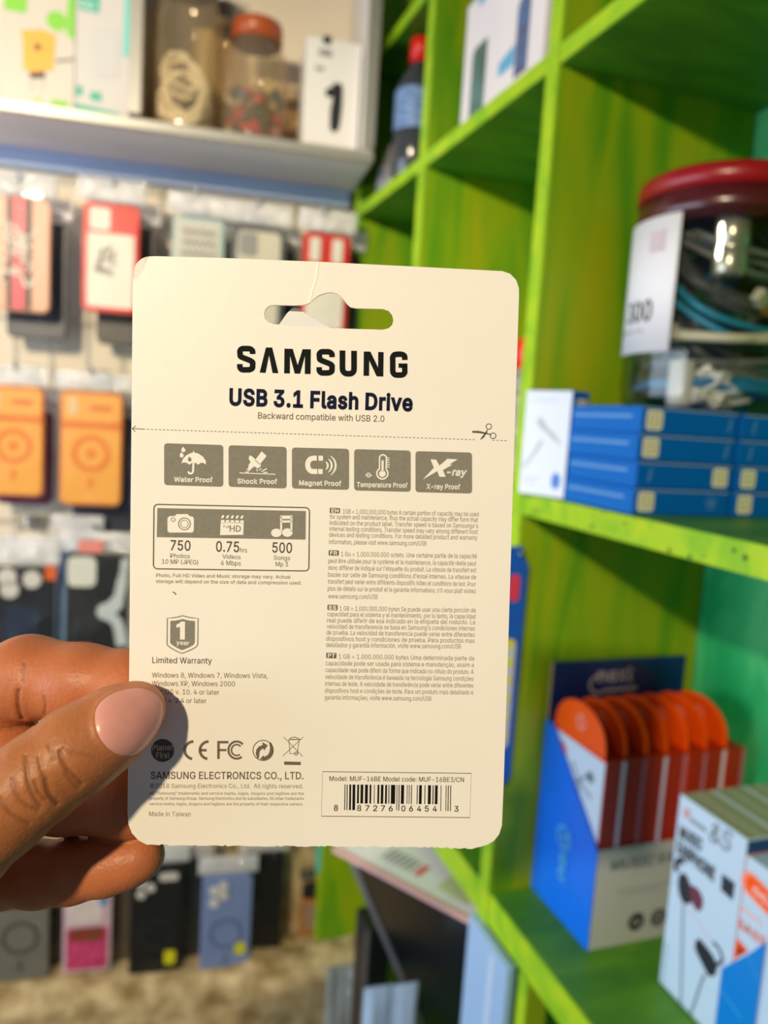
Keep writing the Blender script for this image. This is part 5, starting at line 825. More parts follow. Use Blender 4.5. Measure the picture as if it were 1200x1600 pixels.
mb(mat('black_card', (20,24,30), rough=0.4)).box(0,0.031,0,0.045,0,hB2).build('carton', t, bevel=0.001); mb(mat('grey_rim', (112,110,118))).box(-0.002,0.0025,-0.002,-0.0002,0,hB2).build('grey_edge', t)
p = at_x(502,1372,0.338); t = thing('teal_strip', 'short teal plastic strip fixed to the front edge of the green board', 'strip', (0.3385, 1.158, p[2])); mb(mat('teal_plastic', (70,196,176), rough=0.4)).plate(rrect(0.012, 0.085, 0.004, 0, 0.045), -0.0002, 0.006, LEFT).build('strip_body', t)
# ------------------------------------------------------------------ the held card
_c = [(207.5,398.7),(813,423),(784,1325),(199,1318)]
_r = [ray(*p) for p in _c]
_d = np.linalg.solve(np.stack([_r[0], -_r[1], _r[2]], 1), _r[3])*0.18
TL, TR, BR, BL = _r[0]*_d[0], _r[1]*_d[1], _r[2]*_d[2], _r[3]*0.18
CEX = TR-TL; CEX /= np.linalg.norm(CEX); CEY = TL-BL; CEY -= CEX*(CEX@CEY); CEY /= np.linalg.norm(CEY); CEZ = np.cross(CEX, CEY)
def card_depth(px, py):                       # camera depth of the card's printed side along that sight line
    q = np.array([(px-600)/F, -(py-800)/F, -1.0]); n = CM.T @ CEZ; return (n @ (CM.T @ TL))/(n @ q)
CB = TL-CEY*0.136                              # lower left corner of the card = its origin
def cp(px, py):
    r = ray(px, py); t = (CEZ @ TL)/(CEZ @ r); p = r*t-CB; return np.array([p @ CEX, p @ CEY])
def CPS(pts): return [cp(*p) for p in pts]
MMPX = 0.0882/594                              # metres per photo pixel on the card
card = thing('blister_card', 'cream printed backing card of a flash drive held up by one hand in the middle', 'packaging card', (0,0,0))
cm4 = Matrix.Identity(4)
for i in range(3):
    cm4[i][0], cm4[i][1], cm4[i][2], cm4[i][3] = CEX[i], CEY[i], CEZ[i], (CB+CO)[i]
card.matrix_world = cm4
paper = mat('cream_card_paper', (248,240,228), rough=0.42, spec=0.35, noise=0.015, nscale=60, bump=0.02, bscale=500)
paper_core = mat('torn_white_paper', (232,230,230), rough=0.9)
ink_black = mat('black_ink', (18,22,22), rough=0.7, spec=0.12); ink_navy = mat('navy_ink', (26,30,58), rough=0.7, spec=0.12)
ink_grey = mat('grey_ink', (140,135,121), rough=0.7, spec=0.12, noise=0.10, nscale=900); ink_dark = mat('dark_grey_ink', (98,90,82), rough=0.7, spec=0.12)
ink_fine = mat('fine_grey_ink', (158,149,130), rough=0.7, spec=0.12); ink_mid = mat('mid_grey_ink', (116,104,90), rough=0.7, spec=0.12)
# outline: rounded corners, ragged lower edge, euro hang hole torn in the middle
def z1(x, y): return (200+x*0.51667, 390+y*0.51667)
def z2(x, y): return (230+x*0.44167, 670+y*0.44167)
def z3(x, y): return (490+x*0.23333, 780+y*0.23333)
def z5(x, y): return (200+x*0.25, 940+y*0.25)
def z6(x, y): return (190+x*0.25833, 1120+y*0.25833)
def z7(x, y): return (480+x*0.26667, 1180+y*0.26667)
rs = random.Random(3)
outer = [(207.2,446),(206,600),(203.5,850),(201,1150),(199.2,1270),(200.5,1288),(206,1302),(216,1313),(229,1320)]
x = 236.0
while x < 745:
    outer.append((x, 1320.5+(x-236)*0.0085+rs.uniform(-1.3,1.3)+(1.2 if x > 700 else 0))); x += rs.uniform(3,9)
outer += [(752,1323),(762,1320),(772,1314),(780,1304),(784.5,1290),(787,1230),(793,1050),(800,820),(808,560),(811.2,462),(811,450),(806.5,437),(797,427.5),(785,423.5),(640,416),(500,409),(350,403),(245,400.2),(233,400.5),(222,404),(213,412),(208.5,424)]
hole = [z1(*p) for p in ((440,168),(470,168.5),(505,169),(530,168),(548,163),(562,150),(577,139),(600,131),(618,130),(634,134),(650,148),(662,164),(672,174),(690,178),(730,179),(770,180),(788,185),(799,197),(803,212),(799,228),(788,238),(770,242),(735,241),(700,240),(660,239),(620,237),(590,236.5),(560,235),(530,233),(500,232),(470,227),(440,225),(424,219),(415,209),(412,195),(416,181),(426,171))]
cu = bpy.data.curves.new('card_outline', 'CURVE'); cu.dimensions = '2D'; cu.fill_mode = 'BOTH'; cu.extrude = 0.00022; cu.bevel_depth = 0.00005; cu.bevel_resolution = 1; cu.offset = -0.00005
for poly in (outer, hole):
    P = CPS(poly); sp = cu.splines.new('POLY'); sp.points.add(len(P)-1); sp.use_cyclic_u = True
    for q, p in zip(sp.points, P): q.co = (p[0], p[1], 0, 1)
t_ = bpy.data.objects.new('card_outline', cu); me = bpy.data.meshes.new_from_object(t_); bpy.data.objects.remove(t_)
for v in me.vertices: v.co.z -= 0.00027        # printed side lies at z = 0
me.materials.clear(); me.materials.append(paper)
obj('card_sheet', me, card)
# torn flap in the hole, lifted corner and the crease above the hole
f_ = mb(paper_core); P = CPS([z1(*p) for p in ((452,232),(478,188),(496,168),(512,170),(530,184),(562,204),(596,226),(626,242))])
zz = [-0.0003,-0.0018,-0.0026,-0.0026,-0.0022,-0.0016,-0.0008,-0.0003]
n = len(P); f_.add([(p[0],p[1],z) for p, z in zip(P, zz)]+[(p[0],p[1],z-0.00025) for p, z in zip(P, zz)], [tuple(range(n)), tuple(range(2*n-1,n-1,-1))]+[(i,(i+1)%n,(i+1)%n+n,i+n) for i in range(n)])
f_.build('torn_flap', card, label='white torn paper flap in the hang hole')
k_ = mb(paper); P = spline(CPS([z1(*p) for p in ((577,38),(572,70),(569,92),(562,112),(556,135),(549,160))]), 4)
for i in range(len(P)-1):
    (ax, ay), (bx, by) = P[i], P[i+1]; w = 0.0005; h = 0.00004
    k_.add([(ax-w,ay,0),(ax,ay,h),(ax+w*0.7,ay,0),(bx-w,by,0),(bx,by,h),(bx+w*0.7,by,0)], [(0,1,4,3),(1,2,5,4)])
k_.build('crease', card)
k_ = mb(paper); P = spline(CPS([(207.6,438),(212,436),(220,427),(227,414),(231,401.5)]), 4)
Q = spline(CPS([(207.6,432),(209.5,422),(213.5,412.5),(221,405),(230,401)]), 4)
for i in range(len(P)-1): k_.add([(P[i][0],P[i][1],0.0),(Q[i][0],Q[i][1],0.00015),(Q[i+1][0],Q[i+1][1],0.00015),(P[i+1][0],P[i+1][1],0.0)], [(0,1,2,3)])
k_.build('peeling_corner', card)

ZI, ZJ, ZK = 0.00004, 0.00008, 0.00012
class Ink(MB):
    def poly(s, pts, z=ZI): return s.flat(CPS(pts), z, TOP)
    def line(s, pts, wpx, z=ZI, closed=False): return s.strip(CPS(pts), np.array(wpx)*MMPX, z, TOP, closed=closed)
    def disc(s, c, r, z=ZI, n=32, sq=1.0): return s.poly([(c[0]+r*sq*math.cos(2*math.pi*i/n), c[1]+r*math.sin(2*math.pi*i/n)) for i in range(n)], z)
    def ringp(s, c, r, wpx, z=ZI, n=36, a0=0, a1=360):
        full = a1-a0 >= 360
        return s.line([(c[0]+r*math.cos(math.radians(a0+(a1-a0)*i/n)), c[1]-r*math.sin(math.radians(a0+(a1-a0)*i/n))) for i in range(n if full else n+1)], wpx, z, closed=full)
    def words(s, t, p0, p1, hpx, z=ZI, bold=0.0, shear=0.0):
        a, b = cp(*p0), cp(*p1); d = b-a
        return s.text(t, a[0], a[1], np.linalg.norm(d), hpx*MMPX, z, TOP, bold=bold, shear=shear, ang=math.atan2(d[1], d[0]))
def ink(m): return Ink().use(m)
# big name: heavy letters without a bar in the A
lg = ink(ink_black)
def zl(x0, y0, x, y): return z1(x0+x, y0+y)
def LP(x0, y0, pts): lg.poly([zl(x0, y0, *p) for p in pts])
LP(398,296,[(0,76),(19,0),(38,0),(57,78),(39,77.5),(28.5,24),(18,77)])
LP(472,299.5,[(0,75),(1,0),(26,0.5),(41,50),(56,1.5),(81,2),(80,77),(62.5,76.5),(63,22),(48.5,76),(32,75.6),(18,22),(17.5,75.3)])
LP(712,308,[(0,73.5),(1,0),(21,0.5),(44,48),(44.5,1.5),(61,2),(60,76),(40,75.5),(17.5,28),(17,74)])
Sc = spline([(47,24),(46,13.5),(38,8),(27,7.5),(15,8),(8.8,14),(9,22),(10,30.5),(18,35),(28,39),(39,43.5),(46.5,49),(46.8,57),(46,66),(38,71),(27,71.5),(15,71),(8.8,65),(8,54)], 4)
lg.line([zl(330,292,*p) for p in Sc], 8.7); lg.line([zl(570,301.5,*p) for p in Sc], 8.7)
lg.line([zl(640,305,*p) for p in spline([(8.5,0),(8.5,30),(8.5,50),(10,62),(17,69),(26,70.5),(35,69.5),(42,63),(43.5,51),(43.5,30),(43.5,1)], 4)], 8.9)
lg.line([zl(792,309,*p) for p in spline([(45,25),(44,13),(36,8),(26.5,7.5),(14,9),(8.5,17),(8.5,27),(8.5,52),(9.5,63),(16,69.5),(26.5,70.5),(38,69.5),(44.5,63),(44.8,55),(44.8,42)], 4)], 8.7)
lg.poly([zl(792,309,*p) for p in ((26,35),(53,35.5),(53,49),(26,48.5))])
lg.build('brand_lettering', card)
t = ink(ink_navy); t.words('USB 3.1 Flash Drive', z1(306,469), z1(861,487), 24, bold=0.035); t.build('product_lettering', card)
t = ink(ink_mid); t.words('Backward compatible with USB 2.0', z1(393,511), z1(775,521), 9.6, bold=0.006); t.build('subtitle_lettering', card)
# dashed cut line with arrow and scissors
t = ink(ink_dark); A, B = np.array(z1(45,543)), np.array(z1(1150,578)); L = 92
for i in range(L):
    p, q = A+(B-A)*(i/L), A+(B-A)*((i+0.58)/L)
    if not (0.905 < i/L < 0.955): t.line([p, q], 0.9)
t.line([z1(14,541.5), z1(48,543)], 1.1); t.line([z1(23,533), z1(13,541.5), z1(22,551)], 1.1)
t.build('cut_line', card)
t = ink(ink_dark)
t.line([z1(1041,551), z1(1060,551.5), z1(1085,556), z1(1098,560)], [3.0,3.4,2.2,1.4]); t.line([z1(1066,574), z1(1074,566), z1(1083,553), z1(1087,545)], [1.2,3.2,2.2,1.4])
t.ringp(z1(1091,535), 4.2, 1.3); t.ringp(z1(1104,563), 4.4, 1.3); t.build('scissors_mark', card)
# five proof badges
def badge_base(x0, y0, x1, y1, sk):
    b = ink(ink_grey); r = 11; P = []
    for (cx, cy, a0) in ((x1-r,y0+r,-90),(x1-r,y1-r,0),(x0+r,y1-r,90),(x0+r,y0+r,180)):
        for i in range(5):
            a = math.radians(a0+22.5*i); X = cx+r*math.cos(a); P.append(z2(X, cy+r*math.sin(a)+(X-x0)*sk))
    return b.poly(P).use(paper)
def D(pts): return [z2(*p) for p in pts]
b = badge_base(60,51,269,199,0.03)                                   # umbrella
can = [(121,124),(126,108),(138,94),(152,87),(165,83),(182,88),(198,99),(207,113),(209,127),(200,121),(190,120),(181,127),(172,121),(160,120),(150,127),(139,120),(128,119)]
b.poly(D(can), ZJ); b.line(D([(165,84),(164,79)]), 1.6, ZJ); b.line(D(spline([(164,120),(163,140),(162,152),(156,158),(149,157),(145,151)],4)), 3.0, ZJ)
for (x, y, s) in ((128,72,1),(122,91,1),(150,106,0.9)): b.use(paper if s == 1 else ink_grey).poly(D([(x-6*s+5,y-9*s),(x+8*s,y+2*s),(x+6*s,y+9*s),(x-1,y+11*s),(x-7*s,y+6*s),(x-6*s,y-1)]), ZJ if s == 1 else ZK)
b.use(paper).words('Water Proof', z2(95,187), z2(232,189), 7.2, ZJ, bold=0.03); b.build('proof_badge', card, label='grey badge with an umbrella reading Water Proof')
b = badge_base(288,58,493,205,0.03)                                  # hammer
b.poly(D([(405,80),(423,96),(397,128),(381,112)]), ZJ); b.poly(D([(362,94),(371,97),(388,113),(403,128),(399,136),(390,140),(379,133),(370,140),(360,152),(357,140),(360,126),(366,118),(359,106)]), ZJ)
b.line(D([(326,156),(454,161)]), 1.3, ZJ)
for p, q in (((353,142),(362,150)),((348,153),(359,153)),((396,146),(404,140)),((404,151),(424,141)),((411,155),(426,154)),((388,142),(390,150))): b.line(D([p,q]), 1.6, ZJ)
b.words('Shock Proof', z2(319,193), z2(460,195), 7.2, ZJ, bold=0.03); b.build('proof_badge', card, label='grey badge with a hammer reading Shock Proof')
b = badge_base(512,66,714,211,0.025)                                 # magnet
b.line(D(spline([(600,104),(588,104),(576,108),(569,119),(568,129),(571,141),(581,150),(592,151),(602,151)],4)), 7.8, ZJ)
b.poly(D([(606,95),(622,95.5),(622,113),(606,112.5)]), ZJ); b.poly(D([(605,142),(621,142.5),(621,160),(605,159.5)]), ZJ)
for r in (20,34,48): b.line(D([(619+r*math.cos(math.radians(a)), 130+r*0.9*math.sin(math.radians(a))) for a in range(-52,53,13)]), [0.8,1.8,2.6,3,3.2,3,2.6,1.8,0.8], ZJ)
b.words('Magnet Proof', z2(537,199), z2(687,202), 7.2, ZJ, bold=0.03); b.build('proof_badge', card, label='grey badge with a magnet reading Magnet Proof')
b = badge_base(732,72,932,218,0.025)                                 # thermometer
b.line(D(spline([(822,146),(822,110),(823,98),(834,92),(845,98),(846,110),(845,146)],4)), 2.2, ZJ); b.ringp(z2(832,158), 8.6, 2.4, ZJ, a0=-235, a1=55)
b.disc(z2(832,159), 5.2, ZJ); b.line(D([(833,112),(832.5,152)]), 3.4, ZJ)
for i in range(5): b.line(D([(848,103+i*8),(857,103.5+i*8)]), 1.5, ZJ)
b.ringp(z2(783,164), 3.2, 1.2, ZJ); b.line(D([(772,163),(796,165)]), 1.4, ZJ)
b.words('Temperature Proof', z2(741,205), z2(921,208), 7.0, ZJ, bold=0.03); b.build('proof_badge', card, label='grey badge with a thermometer reading Temperature Proof')
b = badge_base(949,79,1149,224,0.025)                                # x-ray
b.poly(D([(1002,108),(1022,109),(1034,130),(1062,106),(1098,108),(1070,126),(1080,127),(1046,146),(1056,170),(1034,170),(1026,150),(974,180),(1014,138)]), ZJ)
b.words('-ray', z2(1058,164), z2(1127,166), 10.5, ZJ, bold=0.035, shear=0.22); b.words('X-ray Proof', z2(987,212), z2(1107,214), 7.4, ZJ, bold=0.03)
b.build('proof_badge', card, label='grey badge with a lightning X reading X-ray Proof')
# storage table
def sk(x): return (x-22)*0.022
def E2(pts): return [z2(x, y+sk(x)) for x, y in pts]
b = ink(ink_dark); P = []
for (cx, cy, a0) in ((560,281,-90),(558,477,0),(36,481,90),(38,281,180)):
    for i in range(5): a = math.radians(a0+22.5*i); P.append((cx+14*math.cos(a), cy+14*math.sin(a)))
b.line(E2(P), 1.8, closed=True); b.use(ink_grey).poly(E2([(36,280),(561,279),(560,380),(34,383)]))
b.use(paper)
P = E2([(72,316),(78,308),(92,307),(98,307),(104,300),(144,299),(150,306),(162,308),(166,316),(165,358),(160,364),(78,366),(72,360)]); b.poly(P, ZJ)
b.use(ink_grey).ringp(z2(132,336), 9.2, 1.4, ZK).ringp(z2(132,336), 5.8, 0.9, ZK).ringp(z2(92,321), 3.0, 1.0, ZK)
b.use(paper).poly(E2([(260,326),(342,325),(340,368),(258,371)]), ZJ)
for j, y in enumerate((300,317)):
    for i in range(5): x = 261+i*17; b.poly(E2([(x+(5 if j == 0 else 0),y),(x+13,y),(x+(8 if j == 0 else 13),y+11),(x,y+11)]), ZJ)
b.use(ink_grey).words('HD', z2(292,363), z2(331,364), 9.4, ZK, bold=0.01).words('Full', z2(270,350), z2(292,351), 4.4, ZK)
b.use(paper).line(E2([(474,354),(474,296)]), 3.0, ZJ).line(E2([(510,353),(511,295)]), 3.0, ZJ).poly(E2([(470,297),(513,296),(513,308),(470,309)]), ZJ).line(E2([(472,318),(513,317)]), 3.4, ZJ)
b.disc(z2(457,368), 6.6, ZJ, sq=1.25); b.disc(z2(496,367), 6.6, ZJ, sq=1.25)
b.use(ink_dark)
b.words('750', z2(82,429), z2(153,431), 15.4, bold=0.012).words('0.75', z2(243,434), z2(325,436), 16, bold=0.012).words('hrs', z2(328,437), z2(353,438), 7.5).words('500', z2(442,437), z2(512,439), 15.6, bold=0.012)
b.words('Photos', z2(82,456), z2(151,458), 6.6).words('Videos', z2(266,459), z2(330,461), 6.6).words('Songs', z2(447,463), z2(505,465), 6.8)
b.words('10 MP (JPEG)', z2(52,477), z2(180,480), 7.0).words('6 Mbps', z2(261,482), z2(331,484), 7.2).words('Mp 3', z2(454,486), z2(498,487), 7.0)
b.build('storage_table', card, label='bordered table reading 750 photos, 0.75 hrs videos, 500 songs')
t = ink(ink_fine); t.words('Photo, Full HD Video and Music storage may vary. Actual', z2(32,524), z2(507,530), 5.4, bold=0.012).words('storage will depend on the size of data and compression used.', z2(31,545), z2(546,551), 5.4, bold=0.012)
t.use(ink_dark).line([z2(90,577), z2(97,580), z2(102,587)], 1.6); t.build('storage_note', card)
# language paragraphs
PAR = [('EN',(109,57),[(195,97,1104,115,'1GB = 1,000,000,000 bytes A certain portion of capacity may be used'),(107,131,1100,153,'for system and maintenance, thus the actual capacity may differ form that'),(106,172,1100,193,"indicated on the product label. Transfer speed is based on Samsungs's"),(105,212,1098,233,'internal testing conditions. Transfer speed may vary among different host'),(103,252,1096,273,'devices and testing conditions. For more detailed product and warranty'),(102,300,755,311,'information, please visit www.samsung.com/USB')]),
 ('FR',(101,341),[(184,382,1092,396,'1 Go = 1.000.000.000 octets. Une certaine partie de la capacité'),(98,427,1088,445,'peut être utilisée pour le système et la maintenance, la capacité réelle peut'),(97,473,1088,490,"donc différer de indiqué sur l'étiquette du produit. La vitesse de transfert est"),(96,519,1087,536,"bazée sur celle de Samsung conditions d'essai internes. La vitesse de"),(95,565,1086,583,'transfert peut varier entre différents dispositifs hôtes et conditions de test. Pour'),(94,612,1085,630,"plus de détails sur le produit et la garantie informations, s'il vous plaît visitez"),(96,664,428,668,'www.samsung.com/USB')]),
 ('ES',(93,706),[(174,746,1084,758,'1 GB = 1.000.000,000 bytes Se puede usar una cierta porción de'),(91,783,1082,800,'capacidad para el sistema y el mantenimiento, por lo tanto, la capacidad'),(90,825,1080,838,'real puede diferir de esa indicado en la etiqueta del roducto. La'),(88,866,1079,880,"velocidad de transferencia se basa en Samsung's condiciones internas"),(86,906,1078,922,'de prueba. La velocidad de transferencia puede variar entre diferentes'),(84,948,1077,962,'dispositivos host y condiciones de prueba. Para productos mas'),(83,990,985,1000,'detallados y garantía información, visite www.samsung.com/USB')]),
 ('PT',(85,1028),[(168,1068,1074,1080,'1 GB = 1.000.000.000 bytes Uma determinada parte da'),(80,1112,1072,1124,'capacidade pode ser usada para sistema e manutenção, assim a'),(79,1157,1071,1170,'capacidade real pode diferir da forma que indicado no rótulo do produto. A'),(77,1203,1070,1216,'velocidade de transferência é baseada na tecnologia Samsung condições'),(76,1249,1069,1262,'internas de teste. A velocidade de transferência pode variar entre diferentes'),(75,1295,1068,1308,'dispositivos host e condições de teste. Para um produto mais detalhado e'),(74,1341,787,1350,'garantia informações, visite www.samsung.com/USB')])]
for code, (bx, by), lines in PAR:
    t = ink(ink_dark); t.poly([z3(bx+x, by+y) for x, y in ((4,0),(64,2),(68,6),(67,34),(63,38),(3,36),(-1,32),(0,4))]); t.use(paper).words(code, z3(bx+9,by+31), z3(bx+59,by+33), 5.8, ZJ, bold=0.03)
    t.use(ink_fine)
    for (x0, y0, x1, y1, s) in lines: t.words(s, z3(x0,y0), z3(x1,y1), 7.2, bold=0.004)
    t.build('paragraph_print', card)
# one year shield and system list
t = ink(ink_grey); sh = [(341,88),(370,96),(405,102),(438,104),(436,268),(425,284),(400,298),(368,312),(338,324),(305,310),(272,292),(250,276),(244,266),(246,103),(280,101),(312,96)]
t.line([z5(*p) for p in sh], 1.6, closed=True); c0 = np.array((341,205)); t.poly([z5(*(c0+(np.array(p)-c0)*np.array((0.80,0.83)))) for p in sh])
t.use(paper).poly([z5(*p) for p in ((332,124),(357,125),(356,237),(325,236),(326,158),(303,163),(304,142),(320,136))], ZJ).words('year', z5(302,268), z5(383,272), 6.6, ZJ, bold=0.02)
t.use(ink_dark).words('Limited Warranty', z5(152,384), z5(524,388), 9.4, bold=0.006); t.build('warranty_shield', card, label='grey shield reading 1 year, Limited Warranty')
t = ink(ink_mid)
t.words('Windows 8, Windows 7, Windows Vista,', z5(150,474), z5(872,478), 7.8).words('Windows XP, Windows 2000', z5(149,526), z5(668,529), 7.8).words('Mac OS v. 10. 4 or later', z5(146,577), z5(570,582), 7.8).words('Linux v. 2.4 or later', z5(146,630), z5(490,635), 7.8)
t.build('system_list', card)
# compliance marks
t = ink(ink_dark); t.disc(z6(248,203), 18); t.use(mat('pale_ink', (196,188,170), rough=0.7, spec=0.12)).words('Planet', z6(186,202), z6(314,200), 8.6, ZJ, bold=0.02).words('First', z6(210,247), z6(290,249), 8.6, ZJ, bold=0.02)
t.build('compliance_mark', card, label='dark round mark reading Planet First')
t = ink(ink_mid); t.line([z6(*p) for p in [(436+57*math.cos(math.radians(a))*0.95, 202+53*math.sin(math.radians(a))) for a in range(-92,-269,-12)]], 4.4)
t.line([z6(*p) for p in [(528+57*math.cos(math.radians(a))*0.95, 202+53*math.sin(math.radians(a))) for a in range(-92,-269,-12)]], 4.4); t.line([z6(474,202), z6(514,202)], 4.2); t.build('compliance_mark', card, label='grey round-lettered CE mark')
t = ink(ink_mid); t.line([z6(586,255), z6(586,153), z6(646,153)], 4.0); t.line([z6(586,201), z6(634,201)], 3.6)
for r, w in ((50,3.4),(32,2.6)): t.line([z6(696+r*math.cos(math.radians(a)), 201+r*1.04*math.sin(math.radians(a))) for a in range(-42,-322,-14)], w)
t.build('compliance_mark', card, label='grey mark of letters F and nested C')
t = ink(ink_mid); t.ringp(z6(856,203), 15.8, 1.4); t.line([z6(826,250), z6(822,222), z6(826,202), z6(838,188), z6(858,180)], [3,5.5,6,6,6]); t.poly([z6(*p) for p in ((850,152),(884,172),(862,204))])
t.line([z6(898,156), z6(908,186), z6(906,214), z6(892,238), z6(864,252)], [3,5,6,5.6,5]); t.poly([z6(*p) for p in ((872,266),(836,256),(858,232))]); t.build('compliance_mark', card, label='circle with two swirling arrows')
t = ink(ink_mid)
for p, q in (((980,122),(1096,240)),((1098,122),(976,236))): t.line([z6(*p), z6(*q)], 0.9)
t.line([z6(1012,140), z6(1018,222), z6(1062,222), z6(1074,140)], 0.9); t.line([z6(1008,138), z6(1080,136)], 1.6); t.line([z6(1016,130), z6(1044,122), z6(1072,130)], 1.2); t.ringp(z6(1056,222), 2.6, 1.0)
t.poly([z6(*p) for p in ((983,270),(1084,272),(1084,292),(983,290))]); t.build('compliance_mark', card, label='crossed-out wheeled bin above a bar')
t = ink(ink_mid); t.words('SAMSUNG ELECTRONICS CO., LTD.', z6(176,375), z6(1100,377), 11.4, bold=0.012)
t.use(ink_fine).words('©2018 Samsung Electronics Co., Ltd.  All rights reserved.', z6(172,430), z6(1098,432), 7.0, bold=0.004)
t.words('All "Samsung" trademarks and service marks, logos, slogans and taglines are the', z6(168,470), z6(1102,472), 4.6, bold=0.008).words('property of Samsung Group. Samsung Electronics and its subsidiaries. All other trademarks', z6(168,501), z6(1102,502), 4.6, bold=0.008).words('service marks, logos, slogans and taglines are the property of their respective owners.', z6(168,534), z6(1098,536), 4.6, bold=0.008)
t.words('Made in Taiwan', z6(166,600), z6(418,602), 7.4, bold=0.004); t.build('maker_print', card)
# bar code
t = ink(mat('brown_ink', (92,70,66), rough=0.7, spec=0.12)); t.line([z7(90,96), z7(961,106), z7(953,365), z7(83,357)], 1.1, closed=True)
t.use(mat('dark_brown_ink', (58,52,48), rough=0.7, spec=0.12)).words('Model: MUF-16BE Model code: MUF-16BE3/CN', z7(130,150), z7(918,157), 7.6, bold=0.002); t.use(ink_black)
for a, b, g in ((219,224,1),(232,237,1),(247,258,1),(266,282,1),(293,304,0),(313,329,0),(339,356,0),(366,376,0),(392,396,0),(412,423,0),(432,447,0),(457,468,0),(477,482,0),(491,516,0),(524,528,1),(536,541,1),(550,568,0),(584,588,0),(596,600,0),(609,614,0),(643,648,0),(656,672,0),(688,693,0),(708,725,0),(735,741,0),(749,765,0),(782,786,1),(812,816,1),(824,829,1),(838,843,1)):
    y = (a-219)*0.009; t.poly([z7(a,171+y), z7(b,171+y), z7(b-2,(321 if g else 282)+y), z7(a-2,(321 if g else 282)+y)])
for c, x in (('8',156),('8',292),('7',340),('2',386),('7',431),('6',477),('0',551),('6',596),('4',643),('5',688),('4',735),('3',862)): t.words(c, z7(x,325+(x-156)*0.008), z7(x+24,325.3+(x-156)*0.008), 9.2, bold=0.01)
t.build('barcode_label', card, label='framed barcode with model line and digits')
# ------------------------------------------------------------------ the hand
def cs(px, py, d): return np.array([(px-600)/F*d, -(py-800)/F*d, -d])*1000.0     # camera space, millimetres
def behind(px, py, r, gap=0.5): return card_depth(px, py)+(r*0.99+gap)/1000.0
def front(px, py, r): return card_depth(px, py)-(r*0.97)/1000.0
def chain(pts): return [(cs(a, b, d), r) for a, b, d, r in pts]
thumb = chain([(215,1108,front(215,1108,6.1),6.1),(186,1128,.1706,8.0),(152,1152,.1681,8.7),(118,1174,.1659,9.3),(60,1217,.1635,9.4),(0,1262,.1620,10.2),(-80,1322,.1610,12.0),(-270,1455,.1730,15.5)])
index = chain([(-195,1170,.2040,12.0),(-80,1100,.1995,10.6),(45,1058,.1945,10.2),(130,1067,.1905,9.3),(205,1073,behind(205,1073,8.6,1.3),8.6),(262,1082,behind(262,1082,8.1,1.9),8.1),(306,1089,behind(306,1089,6.8,1.9),6.8)])
middle = chain([(-208,1275,.2075,12.0),(-90,1204,.2035,10.8),(8,1186,.1970,11.0),(100,1238,.1922,9.8),(195,1250,behind(195,1250,8.7,1.2),8.7),(255,1252,behind(255,1252,8.1,1.9),8.1),(296,1254,behind(296,1254,6.8,1.9),6.8)])
ring = chain([(-203,1392,.2130,11.5),(-90,1368,.2060,9.0),(0,1366,.1965,8.1),(60,1366,.1925,7.6),(110,1361,.1910,7.4),(165,1351,.1898,7.0),(200,1343,.1890,6.25),(221,1337,.1886,5.55)])
little = chain([(-192,1490,.2200,10.5),(-120,1462,.2200,8.6),(-84,1425,.2290,7.8),(-90,1392,.2380,7.2),(-120,1375,.2420,6.4)])
wrist = cs(-520,1690,.205); elbow = cs(-1150,2250,.215)
def cap(P, a, ra, b, rb):
    ab = b-a; t = np.clip(((P-a) @ ab)/(ab @ ab), 0, 1); return np.linalg.norm(P-a-t[:,None]*ab, axis=1)-(ra+t*(rb-ra))
def smin(a, b, k): h = np.clip(0.5+0.5*(b-a)/k, 0, 1); return b*(1-h)+a*h-k*h*(1-h)
def fin(P, c, k=2.5):
    d = None
    for (a, ra), (b, rb) in zip(c[:-1], c[1:]):
        e = cap(P, a, ra, b, rb); d = e if d is None else smin(d, e, k)
    return d
def sdf0(P):
    d = fin(P, thumb); f = fin(P, index)
    f = smin(f, fin(P, middle), 3.0); f = smin(f, fin(P, ring), 0.7); f = smin(f, fin(P, little), 0.7)
    palm = None
    for c, r in ((index,15),(middle,15),(ring,14.5),(little,14)):
        e = cap(P, wrist, 19.0, c[0][0], r-1.0); palm = e if palm is None else smin(palm, e, 8)
    palm = smin(palm, cap(P, wrist, 19, thumb[-1][0], 14.5), 10)
    web = cap(P, thumb[-2][0]*0.35+thumb[-1][0]*0.65, 9.5, index[0][0], 9.0)
    palm = smin(palm, web, 12)
    palm = smin(palm, cap(P, wrist, 21.5, elbow, 33.0), 12)
    body = smin(palm, f, 5.0); return smin(body, d, 5.0)
def on_skin(px, py, it=60):
    """where the sight line meets the skin"""
    u = cs(px, py, 0.001); u = u/np.linalg.norm(u); t = 120.0
    for _ in range(it):
        e = sdf0((u*t)[None])[0]; t += e*0.9
        if abs(e) < 0.01: break
        if t > 260: return None
    return u*t
def zh(x, y): return (x*0.3, 960+y*0.3)
